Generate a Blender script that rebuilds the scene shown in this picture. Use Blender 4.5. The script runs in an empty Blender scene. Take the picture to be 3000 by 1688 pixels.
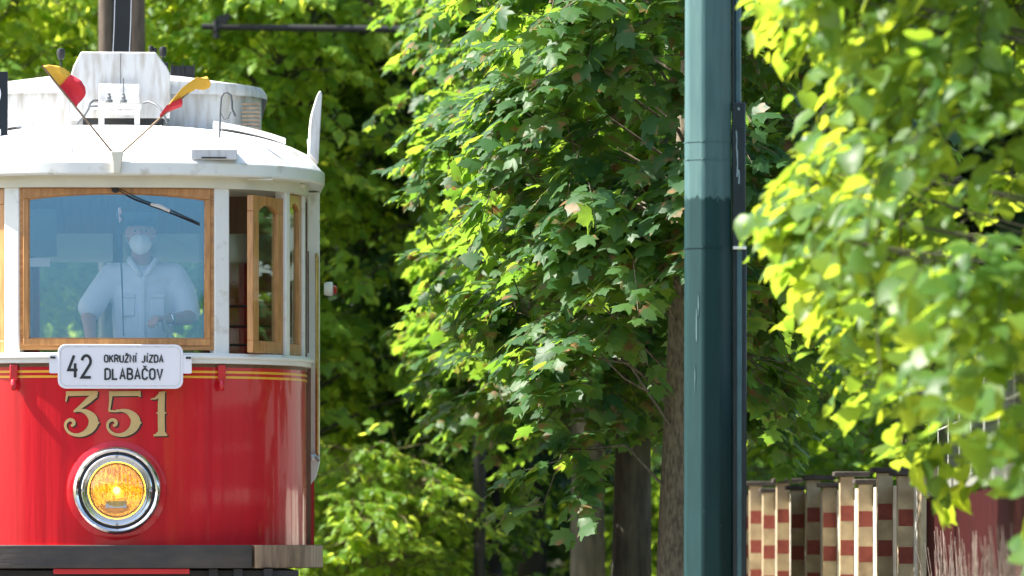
import bpy, bmesh, math, random
import numpy as np
from mathutils import Vector, Matrix

random.seed(7)
rng = np.random.default_rng(11)
S = bpy.context.scene
COL = S.collection
R = math.radians

# ------------------------------------------------------------------ camera
FPX = 15540.0            # focal length in pixels of the 3000 px wide photograph
CAMZ = 0.85
cam_d = bpy.data.cameras.new('camera')
cam = bpy.data.objects.new('camera', cam_d)
COL.objects.link(cam)
cam.location = (0, 0, CAMZ)
cam.rotation_euler = (R(90), 0, 0)
cam_d.sensor_width = 36.0
cam_d.lens = 36.0 * FPX / 3000.0
cam_d.shift_y = (1580 - 844) / 3000.0
cam_d.clip_start = 0.5
cam_d.clip_end = 2000
cam_d.dof.use_dof = True
cam_d.dof.focus_distance = 30.2
cam_d.dof.aperture_fstop = 3.0
S.camera = cam

# ------------------------------------------------------------------ light
SUN_EL, SUN_AZ = 50.0, -89.5          # azimuth measured from +Y towards +X
w = bpy.data.worlds.new('World')
S.world = w
w.use_nodes = True
nt = w.node_tree
for n in list(nt.nodes):
    nt.nodes.remove(n)
out = nt.nodes.new('ShaderNodeOutputWorld')
bg = nt.nodes.new('ShaderNodeBackground')
sky = nt.nodes.new('ShaderNodeTexSky')
sky.sky_type = 'NISHITA'
sky.sun_disc = False
sky.dust_density = 2.5
sky.ozone_density = 0.6
sky.sun_elevation = R(SUN_EL)
sky.sun_rotation = R(SUN_AZ)
bg.inputs['Strength'].default_value = 0.12
nt.links.new(sky.outputs[0], bg.inputs[0])
nt.links.new(bg.outputs[0], out.inputs[0])
sd = bpy.data.lights.new('sun', 'SUN')
sd.energy = 5.0
sd.angle = R(0.55)
sd.color = (1.0, 0.95, 0.86)
sun = bpy.data.objects.new('sun', sd)
COL.objects.link(sun)
tosun = Vector((math.sin(R(SUN_AZ)) * math.cos(R(SUN_EL)), math.cos(R(SUN_AZ)) * math.cos(R(SUN_EL)), math.sin(R(SUN_EL))))
sun.rotation_euler = tosun.to_track_quat('Z', 'Y').to_euler()
sun.location = (-10, 20, 30)
S.view_settings.view_transform = 'Standard'
S.view_settings.look = 'None'
S.view_settings.exposure = 1.6
S.view_settings.gamma = 1.0
S.render.engine = 'CYCLES'
S.cycles.max_bounces = 10
S.cycles.transparent_max_bounces = 12

# ------------------------------------------------------------------ materials
def mat(name, col, rough=0.6, metal=0.0, var=0.0, vscale=6.0, bump=0.0, bscale=40.0, coat=0.0,
        spec=0.5, col2=None, stretch=(1, 1, 1), coatr=0.05, thresh=None):
    m = bpy.data.materials.new(name)
    m.use_nodes = True
    t = m.node_tree
    p = t.nodes['Principled BSDF']
    p.inputs['Base Color'].default_value = (*col, 1)
    p.inputs['Roughness'].default_value = rough
    p.inputs['Metallic'].default_value = metal
    p.inputs['Specular IOR Level'].default_value = spec
    p.inputs['Coat Weight'].default_value = coat
    p.inputs['Coat Roughness'].default_value = coatr
    tc = t.nodes.new('ShaderNodeTexCoord')
    mp = t.nodes.new('ShaderNodeMapping')
    mp.inputs['Scale'].default_value = stretch
    t.links.new(tc.outputs['Object'], mp.inputs[0])
    if var > 0 or col2 is not None:
        nz = t.nodes.new('ShaderNodeTexNoise')
        nz.inputs['Scale'].default_value = vscale
        nz.inputs['Detail'].default_value = 6
        t.links.new(mp.outputs[0], nz.inputs['Vector'])
        cr = t.nodes.new('ShaderNodeValToRGB')
        lo, hi = thresh if thresh else (0.3, 0.7)
        cr.color_ramp.elements[0].position = lo
        cr.color_ramp.elements[1].position = hi
        c2 = col2 if col2 is not None else tuple(c * (1 - var) for c in col)
        cr.color_ramp.elements[0].color = (*c2, 1)
        cr.color_ramp.elements[1].color = (*col, 1)
        t.links.new(nz.outputs['Fac'], cr.inputs[0])
        t.links.new(cr.outputs[0], p.inputs['Base Color'])
    if bump > 0:
        nb = t.nodes.new('ShaderNodeTexNoise')
        nb.inputs['Scale'].default_value = bscale
        nb.inputs['Detail'].default_value = 4
        t.links.new(mp.outputs[0], nb.inputs['Vector'])
        bn = t.nodes.new('ShaderNodeBump')
        bn.inputs['Strength'].default_value = bump
        bn.inputs['Distance'].default_value = 0.01
        t.links.new(nb.outputs['Fac'], bn.inputs['Height'])
        t.links.new(bn.outputs[0], p.inputs['Normal'])
    return m

def leafmat(name, front, trans, fac=0.5, rough=0.38, brown=None, brown_amt=0.0, spec=0.5):
    m = bpy.data.materials.new(name)
    m.use_nodes = True
    t = m.node_tree
    p = t.nodes['Principled BSDF']
    o = t.nodes['Material Output']
    geo = t.nodes.new('ShaderNodeNewGeometry')
    def ramp(c, lo, hi):
        cr = t.nodes.new('ShaderNodeValToRGB')
        cr.color_ramp.elements[0].position = 0.0
        cr.color_ramp.elements[1].position = 1.0
        cr.color_ramp.elements[0].color = (c[0] * lo[0], c[1] * lo[1], c[2] * lo[2], 1)
        cr.color_ramp.elements[1].color = (c[0] * hi[0], c[1] * hi[1], c[2] * hi[2], 1)
        t.links.new(geo.outputs['Random Per Island'], cr.inputs[0])
        return cr
    c1 = ramp(front, (0.6, 0.7, 0.8), (1.25, 1.15, 1.0))
    c2 = ramp(trans, (0.6, 0.75, 0.8), (1.25, 1.1, 1.0))
    src1, src2 = c1.outputs[0], c2.outputs[0]
    if brown is not None:
        tc = t.nodes.new('ShaderNodeTexCoord')
        nz = t.nodes.new('ShaderNodeTexNoise')
        nz.inputs['Scale'].default_value = 9
        nz.inputs['Detail'].default_value = 3
        t.links.new(tc.outputs['Object'], nz.inputs['Vector'])
        mr = t.nodes.new('ShaderNodeMapRange')
        mr.inputs['From Min'].default_value = 0.60 - brown_amt
        mr.inputs['From Max'].default_value = 0.72 - brown_amt
        t.links.new(nz.outputs['Fac'], mr.inputs[0])
        outs = []
        for s_ in (src1, src2):
            mx = t.nodes.new('ShaderNodeMix')
            mx.data_type = 'RGBA'
            t.links.new(mr.outputs[0], mx.inputs[0])
            t.links.new(s_, mx.inputs[6])
            mx.inputs[7].default_value = (*brown, 1)
            outs.append(mx.outputs[2])
        src1, src2 = outs
    t.links.new(src1, p.inputs['Base Color'])
    p.inputs['Roughness'].default_value = rough
    p.inputs['Specular IOR Level'].default_value = spec
    tr = t.nodes.new('ShaderNodeBsdfTranslucent')
    t.links.new(src2, tr.inputs[0])
    mx = t.nodes.new('ShaderNodeMixShader')
    mx.inputs[0].default_value = fac
    t.links.new(p.outputs[0], mx.inputs[1])
    t.links.new(tr.outputs[0], mx.inputs[2])
    t.links.new(mx.outputs[0], o.inputs[0])
    return m

def glassmat(name, tint, refl, fac, rough=0.02):
    """window pane: a share of mirror reflection over tinted see-through glass"""
    m = bpy.data.materials.new(name)
    m.use_nodes = True
    t = m.node_tree
    for n in list(t.nodes):
        if n.type == 'BSDF_PRINCIPLED':
            t.nodes.remove(n)
    o = t.nodes['Material Output']
    tr = t.nodes.new('ShaderNodeBsdfTransparent')
    tr.inputs[0].default_value = (*tint, 1)
    gl = t.nodes.new('ShaderNodeBsdfGlossy')
    gl.inputs[0].default_value = (*refl, 1)
    gl.inputs['Roughness'].default_value = rough
    mx = t.nodes.new('ShaderNodeMixShader')
    mx.inputs[0].default_value = fac
    t.links.new(tr.outputs[0], mx.inputs[1])
    t.links.new(gl.outputs[0], mx.inputs[2])
    t.links.new(mx.outputs[0], o.inputs[0])
    return m

M = {}
M['red'] = mat('red_paint', (0.60, 0.010, 0.020), 0.4, coat=0.9, spec=0.2, var=0.18, vscale=2.2, bump=0.9, bscale=1.6, stretch=(5, 5, 0.35), coatr=0.07)
M['white'] = mat('white_paint', (0.76, 0.77, 0.74), 0.4, col2=(0.55, 0.52, 0.45), thresh=(0.28, 0.42), vscale=9, coat=0.2, bump=0.08, bscale=20)
M['cream'] = mat('cream_paint', (0.72, 0.68, 0.55), 0.45, var=0.12, vscale=5)
M['roof'] = mat('roof_white', (0.84, 0.85, 0.85), 0.75, col2=(0.46, 0.44, 0.42), vscale=5, bump=0.35, bscale=9, thresh=(0.30, 0.46), stretch=(1.6, 0.5, 1.6))
M['roofgrey'] = mat('weathered_white', (0.58, 0.59, 0.60), 0.65, col2=(0.40, 0.38, 0.35), vscale=9, bump=0.1, bscale=10, thresh=(0.3, 0.55), stretch=(3.0, 1.5, 0.5))
M['wood'] = mat('varnished_oak', (0.56, 0.27, 0.085), 0.38, col2=(0.33, 0.14, 0.04), vscale=7, stretch=(6, 6, 0.9), coat=0.4)
M['woodh'] = mat('varnished_oak_rail', (0.56, 0.27, 0.085), 0.38, col2=(0.33, 0.14, 0.04), vscale=7, stretch=(0.9, 6, 6), coat=0.4)
M['darkwood'] = mat('dark_wood', (0.16, 0.075, 0.03), 0.45, var=0.4, vscale=8, stretch=(6, 6, 1))
M['black'] = mat('black_iron', (0.015, 0.016, 0.018), 0.5, var=0.3, vscale=10)
M['board'] = mat('black_board', (0.008, 0.012, 0.018), 0.35)
M['buf'] = mat('bumper_steel', (0.075, 0.062, 0.052), 0.42, col2=(0.028, 0.028, 0.03), vscale=3.5, bump=0.3, bscale=12, stretch=(1.2, 1.2, 4))
M['buflitbrown'] = mat('bumper_lit_brown', (0.34, 0.24, 0.15), 0.5, col2=(0.12, 0.08, 0.055), vscale=7, bump=0.3, bscale=12, stretch=(4, 4, 0.7))  # brown of the bumper ends, lightened in colour for bounced light
M['gold'] = mat('gold_paint', (0.60, 0.42, 0.17), 0.5, var=0.1, vscale=20)
M['goldline'] = mat('gold_line', (0.85, 0.42, 0.03), 0.4, coat=0.5)
M['ink'] = mat('ink_black', (0.02, 0.022, 0.025), 0.5)
M['shadowink'] = mat('letter_edge_black', (0.03, 0.012, 0.008), 0.5)
M['sign'] = mat('sign_enamel', (0.80, 0.80, 0.86), 0.25, coat=0.5, var=0.03, vscale=6)
M['chrome'] = mat('chrome', (0.72, 0.73, 0.74), 0.12, metal=1.0, bump=0.05, bscale=5)
M['steel'] = mat('brushed_steel', (0.45, 0.45, 0.45), 0.35, metal=1.0)
M['brass'] = mat('brass', (0.62, 0.43, 0.14), 0.3, metal=0.9, var=0.3, vscale=20)
M['flagred'] = mat('flag_red', (0.72, 0.03, 0.05), 0.7)
M['flagyellow'] = mat('flag_yellow', (0.85, 0.50, 0.06), 0.7)
M['stick'] = mat('flag_stick', (0.30, 0.20, 0.12), 0.6, var=0.4, vscale=30)
M['hose'] = mat('grey_cable', (0.10, 0.11, 0.12), 0.5)
M['louvre'] = mat('rusty_louvre', (0.30, 0.21, 0.14), 0.7, col2=(0.12, 0.09, 0.07), vscale=25)
M['glass'] = glassmat('windscreen_glass', (0.97, 0.98, 1.0), (0.25, 0.58, 1.0), 0.20)  # blue of the mirrored sky is put into the reflection colour
M['paneglass'] = glassmat('window_glass', (0.85, 0.90, 0.88), (0.8, 0.9, 0.9), 0.16)
M['interior'] = mat('interior_panel', (0.16, 0.20, 0.24), 0.6, var=0.2, vscale=3)
M['floor'] = mat('platform_floor', (0.12, 0.09, 0.07), 0.7, var=0.3, vscale=9)
M['skin'] = mat('skin', (0.55, 0.30, 0.22), 0.5, var=0.08, vscale=14)
M['shirt'] = mat('pale_blue_shirt', (0.90, 0.92, 0.96), 0.85, var=0.10, vscale=9, bump=0.6, bscale=9)
M['trousers'] = mat('dark_trousers', (0.03, 0.035, 0.05), 0.85)
M['mask'] = mat('white_mask', (0.86, 0.87, 0.84), 0.8, var=0.05, vscale=20)
M['cap'] = mat('blue_cap', (0.05, 0.09, 0.16), 0.7)
M['hair'] = mat('grey_hair', (0.30, 0.28, 0.26), 0.8)
M['eye'] = mat('eye_white', (0.4, 0.36, 0.34), 0.5)
M['shoe'] = mat('black_shoe', (0.02, 0.02, 0.02), 0.4)
M['ground'] = mat('dry_grass_earth', (0.09, 0.12, 0.035), 0.9, col2=(0.12, 0.095, 0.06), vscale=0.8, bump=0.6, bscale=8)
M['road'] = mat('asphalt', (0.06, 0.06, 0.06), 0.85, var=0.3, vscale=2, bump=0.4, bscale=60)
M['paver'] = mat('track_paving', (0.22, 0.20, 0.18), 0.8, var=0.35, vscale=5, bump=0.5, bscale=20)
M['kerb'] = mat('kerb_granite', (0.32, 0.31, 0.30), 0.8, var=0.3, vscale=8)
M['rail'] = mat('rail_steel', (0.35, 0.33, 0.31), 0.3, metal=1.0)
M['bark'] = mat('maple_bark', (0.21, 0.175, 0.12), 0.9, col2=(0.09, 0.075, 0.052), vscale=40, thresh=(0.35, 0.65), bump=0.9, bscale=26, stretch=(1.4, 1.4, 0.5))
M['barkgreen'] = mat('mossy_bark', (0.085, 0.085, 0.055), 0.9, col2=(0.03, 0.028, 0.02), vscale=12, bump=0.9, bscale=20, stretch=(1.4, 1.4, 0.4))
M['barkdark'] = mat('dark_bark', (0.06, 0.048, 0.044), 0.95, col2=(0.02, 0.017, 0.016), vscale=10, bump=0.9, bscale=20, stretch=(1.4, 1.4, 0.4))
M['twig'] = mat('green_twig', (0.14, 0.12, 0.05), 0.8)
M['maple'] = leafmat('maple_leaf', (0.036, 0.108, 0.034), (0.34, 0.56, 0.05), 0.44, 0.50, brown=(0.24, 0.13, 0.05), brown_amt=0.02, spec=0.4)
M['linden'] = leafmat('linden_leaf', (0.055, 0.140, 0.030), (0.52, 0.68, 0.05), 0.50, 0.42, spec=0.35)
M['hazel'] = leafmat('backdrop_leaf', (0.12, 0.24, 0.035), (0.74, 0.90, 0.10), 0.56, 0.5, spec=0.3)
M['shadeleaf'] = leafmat('shade_tone_leaf', (0.022, 0.060, 0.024), (0.13, 0.27, 0.03), 0.35, 0.5, spec=0.25)  # shade of the unlit trees is put into this leaf colour
M['bushleaf'] = leafmat('bush_leaf', (0.080, 0.185, 0.030), (0.46, 0.68, 0.05), 0.48, 0.5, spec=0.3)
M['wallcream'] = mat('cream_render', (0.50, 0.41, 0.26), 0.85, col2=(0.26, 0.19, 0.12), vscale=7, bump=0.4, bscale=30)
M['wallsunlit'] = mat('sunlit_tone_render', (0.82, 0.80, 0.74), 0.85, col2=(0.60, 0.55, 0.46), vscale=6, bump=0.4, bscale=30)  # sunlight on the wall face is put into this pale colour
M['redbrick'] = mat('red_inset', (0.24, 0.050, 0.035), 0.8, var=0.3, vscale=25, bump=0.3)
M['cap_shade'] = mat('shade_tone_coping', (0.075, 0.060, 0.050), 0.9, var=0.5, vscale=14, bump=0.5)  # shade on the slab fronts is put into this dark colour
M['maroon'] = mat('maroon_board', (0.045, 0.008, 0.008), 0.8, spec=0.05, col2=(0.018, 0.005, 0.005), vscale=6, stretch=(5, 5, 0.5))
M['galv'] = mat('galvanised_steel', (0.42, 0.43, 0.38), 0.45, metal=0.5, col2=(0.25, 0.26, 0.2), vscale=18)
M['wire'] = mat('pale_wire', (0.50, 0.52, 0.45), 0.45)
M['darkpane'] = mat('dark_screen', (0.01, 0.014, 0.014), 0.3)
M['reed'] = mat('pale_dry_stalk', (0.50, 0.42, 0.37), 0.8, col2=(0.26, 0.20, 0.15), vscale=30)
M['timber'] = mat('creosoted_timber', (0.15, 0.115, 0.08), 0.8, col2=(0.06, 0.042, 0.03), vscale=10, stretch=(5, 5, 0.5), bump=0.4)
M['tram_cord'] = mat('dark_cord', (0.02, 0.03, 0.05), 0.6)

# mast paint: pale weathered above, fresh dark green brushed on below with a ragged edge
def mast_material():
    m = bpy.data.materials.new('mast_paint')
    m.use_nodes = True
    t = m.node_tree
    p = t.nodes['Principled BSDF']
    tc = t.nodes.new('ShaderNodeTexCoord')
    sep = t.nodes.new('ShaderNodeSeparateXYZ')
    t.links.new(tc.outputs['Object'], sep.inputs[0])
    nz = t.nodes.new('ShaderNodeTexNoise')
    mp = t.nodes.new('ShaderNodeMapping')
    mp.inputs['Scale'].default_value = (28, 28, 2.0)
    t.links.new(tc.outputs['Object'], mp.inputs[0])
    t.links.new(mp.outputs[0], nz.inputs['Vector'])
    nz.inputs['Scale'].default_value = 1.0
    nz.inputs['Detail'].default_value = 2
    a = t.nodes.new('ShaderNodeMath'); a.operation = 'MULTIPLY_ADD'
    t.links.new(nz.outputs['Fac'], a.inputs[0])
    a.inputs[1].default_value = 0.10
    t.links.new(sep.outputs[2], a.inputs[2])
    g = t.nodes.new('ShaderNodeMapRange')
    g.inputs['From Min'].default_value = 2.625
    g.inputs['From Max'].default_value = 2.640
    t.links.new(a.outputs[0], g.inputs[0])
    n2 = t.nodes.new('ShaderNodeTexNoise'); n2.inputs['Scale'].default_value = 5
    mp2 = t.nodes.new('ShaderNodeMapping'); mp2.inputs['Scale'].default_value = (6, 6, 0.7)
    t.links.new(tc.outputs['Object'], mp2.inputs[0]); t.links.new(mp2.outputs[0], n2.inputs['Vector'])
    n2.inputs['Detail'].default_value = 5
    def two(c1, c2, lo=0.3, hi=0.7):
        cr = t.nodes.new('ShaderNodeValToRGB')
        cr.color_ramp.elements[0].position = lo; cr.color_ramp.elements[1].position = hi
        cr.color_ramp.elements[0].color = (*c1, 1); cr.color_ramp.elements[1].color = (*c2, 1)
        t.links.new(n2.outputs['Fac'], cr.inputs[0]); return cr
    dark = two((0.003, 0.028, 0.030), (0.006, 0.038, 0.040))
    pale = two((0.050, 0.115, 0.118), (0.075, 0.150, 0.150))
    mx = t.nodes.new('ShaderNodeMix'); mx.data_type = 'RGBA'
    t.links.new(g.outputs[0], mx.inputs[0])
    t.links.new(dark.outputs[0], mx.inputs[6]); t.links.new(pale.outputs[0], mx.inputs[7])
    t.links.new(mx.outputs[2], p.inputs['Base Color'])
    p.inputs['Roughness'].default_value = 0.5
    p.inputs['Specular IOR Level'].default_value = 0.3
    return m
M['mast'] = mast_material()
M['mastdark'] = mat('channel_dark_paint', (0.012, 0.026, 0.040), 0.35, col2=(0.008, 0.016, 0.024), vscale=8)
M['mastpale'] = mat('conduit_paint', (0.06, 0.145, 0.165), 0.4, var=0.3, vscale=9)
M['drip'] = mat('pale_drips', (0.30, 0.42, 0.46), 0.6)

M['bowl'] = mat('gilt_reflector', (1.0, 0.66, 0.24), 0.08, metal=1.0, bump=1.0, bscale=11)
M['bulb'] = mat('lit_bulb', (1.0, 0.85, 0.5), 0.3)
_p = M['bulb'].node_tree.nodes['Principled BSDF']
_p.inputs['Emission Color'].default_value = (1.0, 0.80, 0.45, 1)
_p.inputs['Emission Strength'].default_value = 5.0
def lensmat():
    """amber glass with vertical flutes"""
    m = bpy.data.materials.new('amber_fluted_glass')
    m.use_nodes = True
    t = m.node_tree
    t.nodes.remove(t.nodes['Principled BSDF'])
    o = t.nodes['Material Output']
    tc = t.nodes.new('ShaderNodeTexCoord')
    wv = t.nodes.new('ShaderNodeTexWave'); wv.bands_direction = 'X'
    wv.inputs['Scale'].default_value = 14; wv.inputs['Distortion'].default_value = 0.6
    t.links.new(tc.outputs['Object'], wv.inputs['Vector'])
    bn = t.nodes.new('ShaderNodeBump'); bn.inputs['Strength'].default_value = 0.35; bn.inputs['Distance'].default_value = 0.004
    t.links.new(wv.outputs['Fac'], bn.inputs['Height'])
    rf = t.nodes.new('ShaderNodeBsdfRefraction'); rf.inputs['Color'].default_value = (1.0, 0.86, 0.42, 1); rf.inputs['IOR'].default_value = 1.12; rf.inputs['Roughness'].default_value = 0.04
    tl = t.nodes.new('ShaderNodeBsdfTranslucent'); tl.inputs[0].default_value = (1.0, 0.72, 0.18, 1)
    gl = t.nodes.new('ShaderNodeBsdfGlossy'); gl.inputs['Roughness'].default_value = 0.08
    for k in (rf, gl): t.links.new(bn.outputs[0], k.inputs['Normal'])
    m1 = t.nodes.new('ShaderNodeMixShader'); m1.inputs[0].default_value = 0.14
    t.links.new(rf.outputs[0], m1.inputs[1]); t.links.new(tl.outputs[0], m1.inputs[2])
    m2 = t.nodes.new('ShaderNodeMixShader'); m2.inputs[0].default_value = 0.14
    t.links.new(m1.outputs[0], m2.inputs[1]); t.links.new(gl.outputs[0], m2.inputs[2])
    t.links.new(m2.outputs[0], o.inputs[0])
    return m
M['lens'] = lensmat()

# ------------------------------------------------------------------ object helpers
def tag(o, label=None, cat=None, group=None, kind=None):
    if label: o['label'] = label
    if cat: o['category'] = cat
    if group: o['group'] = group
    if kind: o['kind'] = kind
    return o

def empty(name, loc=(0, 0, 0), rz=0.0):
    o = bpy.data.objects.new(name, None)
    COL.objects.link(o)
    o.location = loc
    o.rotation_euler = (0, 0, rz)
    o.empty_display_size = 0.2
    return o

class MB:
    """collects primitives, then links them as one mesh object"""
    def __init__(s):
        s.v = []; s.f = []; s.smooth = []
    def add(s, vs, fs, smooth=False):
        b = len(s.v)
        s.v += [tuple(p) for p in vs]
        s.f += [tuple(b + i for i in f) for f in fs]
        s.smooth += [smooth] * len(fs)
        return s
    def box(s, x0, x1, y0, y1, z0, z1):
        vs = [(x, y, z) for z in (z0, z1) for y in (y0, y1) for x in (x0, x1)]
        return s.add(vs, [(0, 2, 3, 1), (4, 5, 7, 6), (0, 1, 5, 4), (2, 6, 7, 3), (0, 4, 6, 2), (1, 3, 7, 5)])
    def obox(s, a, b, width, z0, z1):
        """upright board from plan point a to b, given width (thickness)"""
        a = Vector((a[0], a[1])); b = Vector((b[0], b[1]))
        d = (b - a).normalized(); n = Vector((-d.y, d.x)) * width / 2
        q = [a - n, b - n, b + n, a + n]
        return s.prism([(p.x, p.y) for p in q], z0, z1)
    def prism(s, poly, z0, z1):
        n = len(poly)
        vs = [(x, y, z0) for x, y in poly] + [(x, y, z1) for x, y in poly]
        fs = [tuple(range(n))[::-1], tuple(range(n, 2 * n))]
        fs += [(i, (i + 1) % n, n + (i + 1) % n, n + i) for i in range(n)]
        return s.add(vs, fs)
    def prismy(s, poly, y0, y1):
        """polygon in x,z extruded along y"""
        n = len(poly)
        vs = [(x, y0, z) for x, z in poly] + [(x, y1, z) for x, z in poly]
        fs = [tuple(range(n)), tuple(range(n, 2 * n))[::-1]]
        fs += [(i, n + i, n + (i + 1) % n, (i + 1) % n) for i in range(n)]
        return s.add(vs, fs)
    def tube(s, pts, r, n=8, cap=True):
        pts = [Vector(p) for p in pts]
        m = len(pts)
        rs = r if isinstance(r, (list, tuple)) else [r] * m
        vs = []
        prev = None
        for i, p in enumerate(pts):
            d = (pts[min(i + 1, m - 1)] - pts[max(i - 1, 0)])
            d = d.normalized() if d.length > 1e-9 else Vector((0, 0, 1))
            if prev is None:
                a = Vector((1, 0, 0)) if abs(d.x) < 0.8 else Vector((0, 1, 0))
                u = d.cross(a).normalized()
            else:
                u = (prev - d * prev.dot(d)).normalized()
            prev = u
            w_ = d.cross(u)
            for k in range(n):
                t = 2 * math.pi * k / n
                vs.append(p + (u * math.cos(t) + w_ * math.sin(t)) * rs[i])
        fs = []
        for i in range(m - 1):
            for k in range(n):
                a = i * n + k; b = i * n + (k + 1) % n
                fs.append((a, b, b + n, a + n))
        if cap:
            fs.append(tuple(range(n))[::-1]); fs.append(tuple(range((m - 1) * n, m * n)))
        return s.add(vs, fs, True)
    def lathe(s, prof, c, axis='y', n=48, ring=False):
        """prof: list of (r, h); h along axis"""
        vs = []
        for r, h in prof:
            for k in range(n):
                t = 2 * math.pi * k / n
                a, b = r * math.cos(t), r * math.sin(t)
                if axis == 'y': vs.append((c[0] + a, c[1] + h, c[2] + b))
                elif axis == 'x': vs.append((c[0] + h, c[1] + a, c[2] + b))
                else: vs.append((c[0] + a, c[1] + b, c[2] + h))
        fs = []
        m = len(prof)
        for i in range(m if ring else m - 1):
            j = (i + 1) % m
            for k in range(n):
                fs.append((i * n + k, i * n + (k + 1) % n, j * n + (k + 1) % n, j * n + k))
        if not ring:
            fs.append(tuple(range(n)))
            fs.append(tuple(range((m - 1) * n, m * n))[::-1])
        return s.add(vs, fs, True)
    def build(s, name, m, parent=None, off=(0, 0, 0), bevel=0.0, label=None, auto=True):
        me = bpy.data.meshes.new(name)
        me.from_pydata([(x - off[0], y - off[1], z - off[2]) for x, y, z in s.v], [], s.f)
        me.polygons.foreach_set('use_smooth', s.smooth)
        me.update()
        bm = bmesh.new(); bm.from_mesh(me)
        bmesh.ops.recalc_face_normals(bm, faces=bm.faces)
        bm.to_mesh(me); bm.free()
        if auto:
            me.set_sharp_from_angle(angle=R(38))
        ms = m if isinstance(m, (list, tuple)) else [m]
        for q in ms:
            me.materials.append(q)
        o = bpy.data.objects.new(name, me)
        COL.objects.link(o)
        if parent is not None: o.parent = parent
        if bevel > 0:
            b = o.modifiers.new('bevel', 'BEVEL')
            b.width = bevel; b.segments = 2; b.limit_method = 'ANGLE'; b.angle_limit = R(40)
        if label: o['label'] = label
        return o

# ================================================================== GROUND, ROAD
def sheet(name, pts, z, m):
    b = MB(); b.add([(x, y, z) for x, y in pts], [tuple(range(len(pts)))])
    o = b.build(name, m, auto=False); tag(o, kind='structure'); return o
sheet('ground', [(-600, -400), (600, -400), (600, 900), (-600, 900)], -0.012, M['ground'])
TA = R(4.0)                      # heading of the track
def track(x, y):                 # track coordinates -> world
    return (-2.23 + x * math.cos(TA) - y * math.sin(TA), 30 + x * math.sin(TA) + y * math.cos(TA))
sheet('road', [track(-6.5, -80), track(1.75, -80), track(1.75, 140), track(-6.5, 140)], -0.004, M['road'])
sheet('track_bed', [track(-1.4, -80), track(1.4, -80), track(1.4, 140), track(-1.4, 140)], 0.0, M['paver'])
rl = MB()
for s_ in (-0.7175, 0.7175):
    q = [track(s_ - 0.03, -80), track(s_ + 0.03, -80), track(s_ + 0.03, 140), track(s_ - 0.03, 140)]
    rl.prism(q, -0.001, 0.006)
tag(rl.build('rails', M['rail'], auto=False), kind='structure')
kb = MB(); kb.prism([track(1.75, -80), track(1.9, -80), track(1.9, 140), track(1.75, 140)], -0.02, 0.12)
tag(kb.build('kerb', M['kerb'], auto=False), kind='structure')
sheet('pavement', [track(1.9, -80), track(3.2, -80), track(3.2, 140), track(1.9, 140)], 0.004, M['kerb'])

# ================================================================== TRAM
TR = (-2.235, 30.0, 0.0)
TROT = R(4.0)
tram = empty('tram', TR, TROT)
tag(tram, 'red and white vintage tram front with number 351, one big headlight and oak windows', 'tram')

def PX(px, py, y=0.0):
    """photo pixel -> tram local x,z at depth y behind the tram front"""
    k = (30 + y) / FPX
    return (px - 347) * k, CAMZ + (1580 - py) * k
def twpos(p):
    v = Matrix.Rotation(TROT, 3, 'Z') @ Vector(p)
    return (v.x + TR[0], v.y + TR[1], v.z + TR[2])
TLEN = 10.2
A_, B_ = 1.10, 0.85
def plan(off=0.0, n=64, yend=1.35, a=A_, b=B_, e=2.6):
    pts = []
    for i in range(n + 1):
        t = -math.pi / 2 + math.pi * i / n
        sx = math.sin(t)
        pts.append(Vector((a * math.copysign(abs(sx) ** (2 / e), sx), b * (1 - math.cos(t)))))
    pts = [Vector((-a, yend))] + pts + [Vector((a, yend))]
    res = []
    for i, p in enumerate(pts):
        d = pts[min(i + 1, len(pts) - 1)] - pts[max(i - 1, 0)]
        d.normalize()
        res.append(Vector((p.x + d.y * off, p.y - d.x * off)))
    return res
def band(mb, o0, o1, z0, z1, yend=1.35, n=64, rng_=None, **kw):
    """solid strip following the plan of the front between two offsets"""
    pi_, po = plan(o0, n, yend, **kw), plan(o1, n, yend, **kw)
    if rng_:
        idx = [i for i, p in enumerate(po) if rng_[0] <= p.x <= rng_[1]]
        pi_ = [pi_[i] for i in idx]; po = [po[i] for i in idx]
    m_ = len(po)
    vs = [(p.x, p.y, z0) for p in po] + [(p.x, p.y, z1) for p in po] + [(p.x, p.y, z1) for p in pi_] + [(p.x, p.y, z0) for p in pi_]
    fs = []
    for i in range(m_ - 1):
        for k in range(4):
            a = k * m_ + i; b = ((k + 1) % 4) * m_ + i
            fs.append((a, a + 1, b + 1, b))
    fs.append((0, m_, 2 * m_, 3 * m_)); fs.append((m_ - 1, 4 * m_ - 1, 3 * m_ - 1, 2 * m_ - 1))
    mb.add(vs, fs, True)
    return mb
zz = lambda py, y=0.0: CAMZ + (1580 - py) * (30 + y) / FPX

# red apron
band(MB(), -0.03, 0.0, 0.815, 1.846).build('front_panel', M['red'], tram)
for a, b in ((1.8056, 1.7925), (1.7766, 1.7635)):
    band(MB(), 0.0005, 0.003, b, a, yend=0.95).build('gold_stripe', M['goldline'], tram)
band(MB(), 0.0006, 0.0045, 1.826, 1.845, yend=1.0).build('painted_ledge_shadow', M['darkwood'], tram)  # dark strip painting in the shadow below the window ledge
# white ledge under the windows
led = MB(); band(led, -0.16, 0.028, 1.846, 1.905); band(led, -0.16, 0.045, 1.872, 1.893)
led.build('window_ledge', M['white'], tram, bevel=0.006)
# header and eaves fascia
band(MB(), -0.16, 0.01, 2.842, 2.91).build('header', M['cream'], tram)
band(MB(), -0.10, 0.105, 2.905, 2.985, yend=TLEN - 0.8).build('eaves', M['white'], tram, bevel=0.012)
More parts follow.
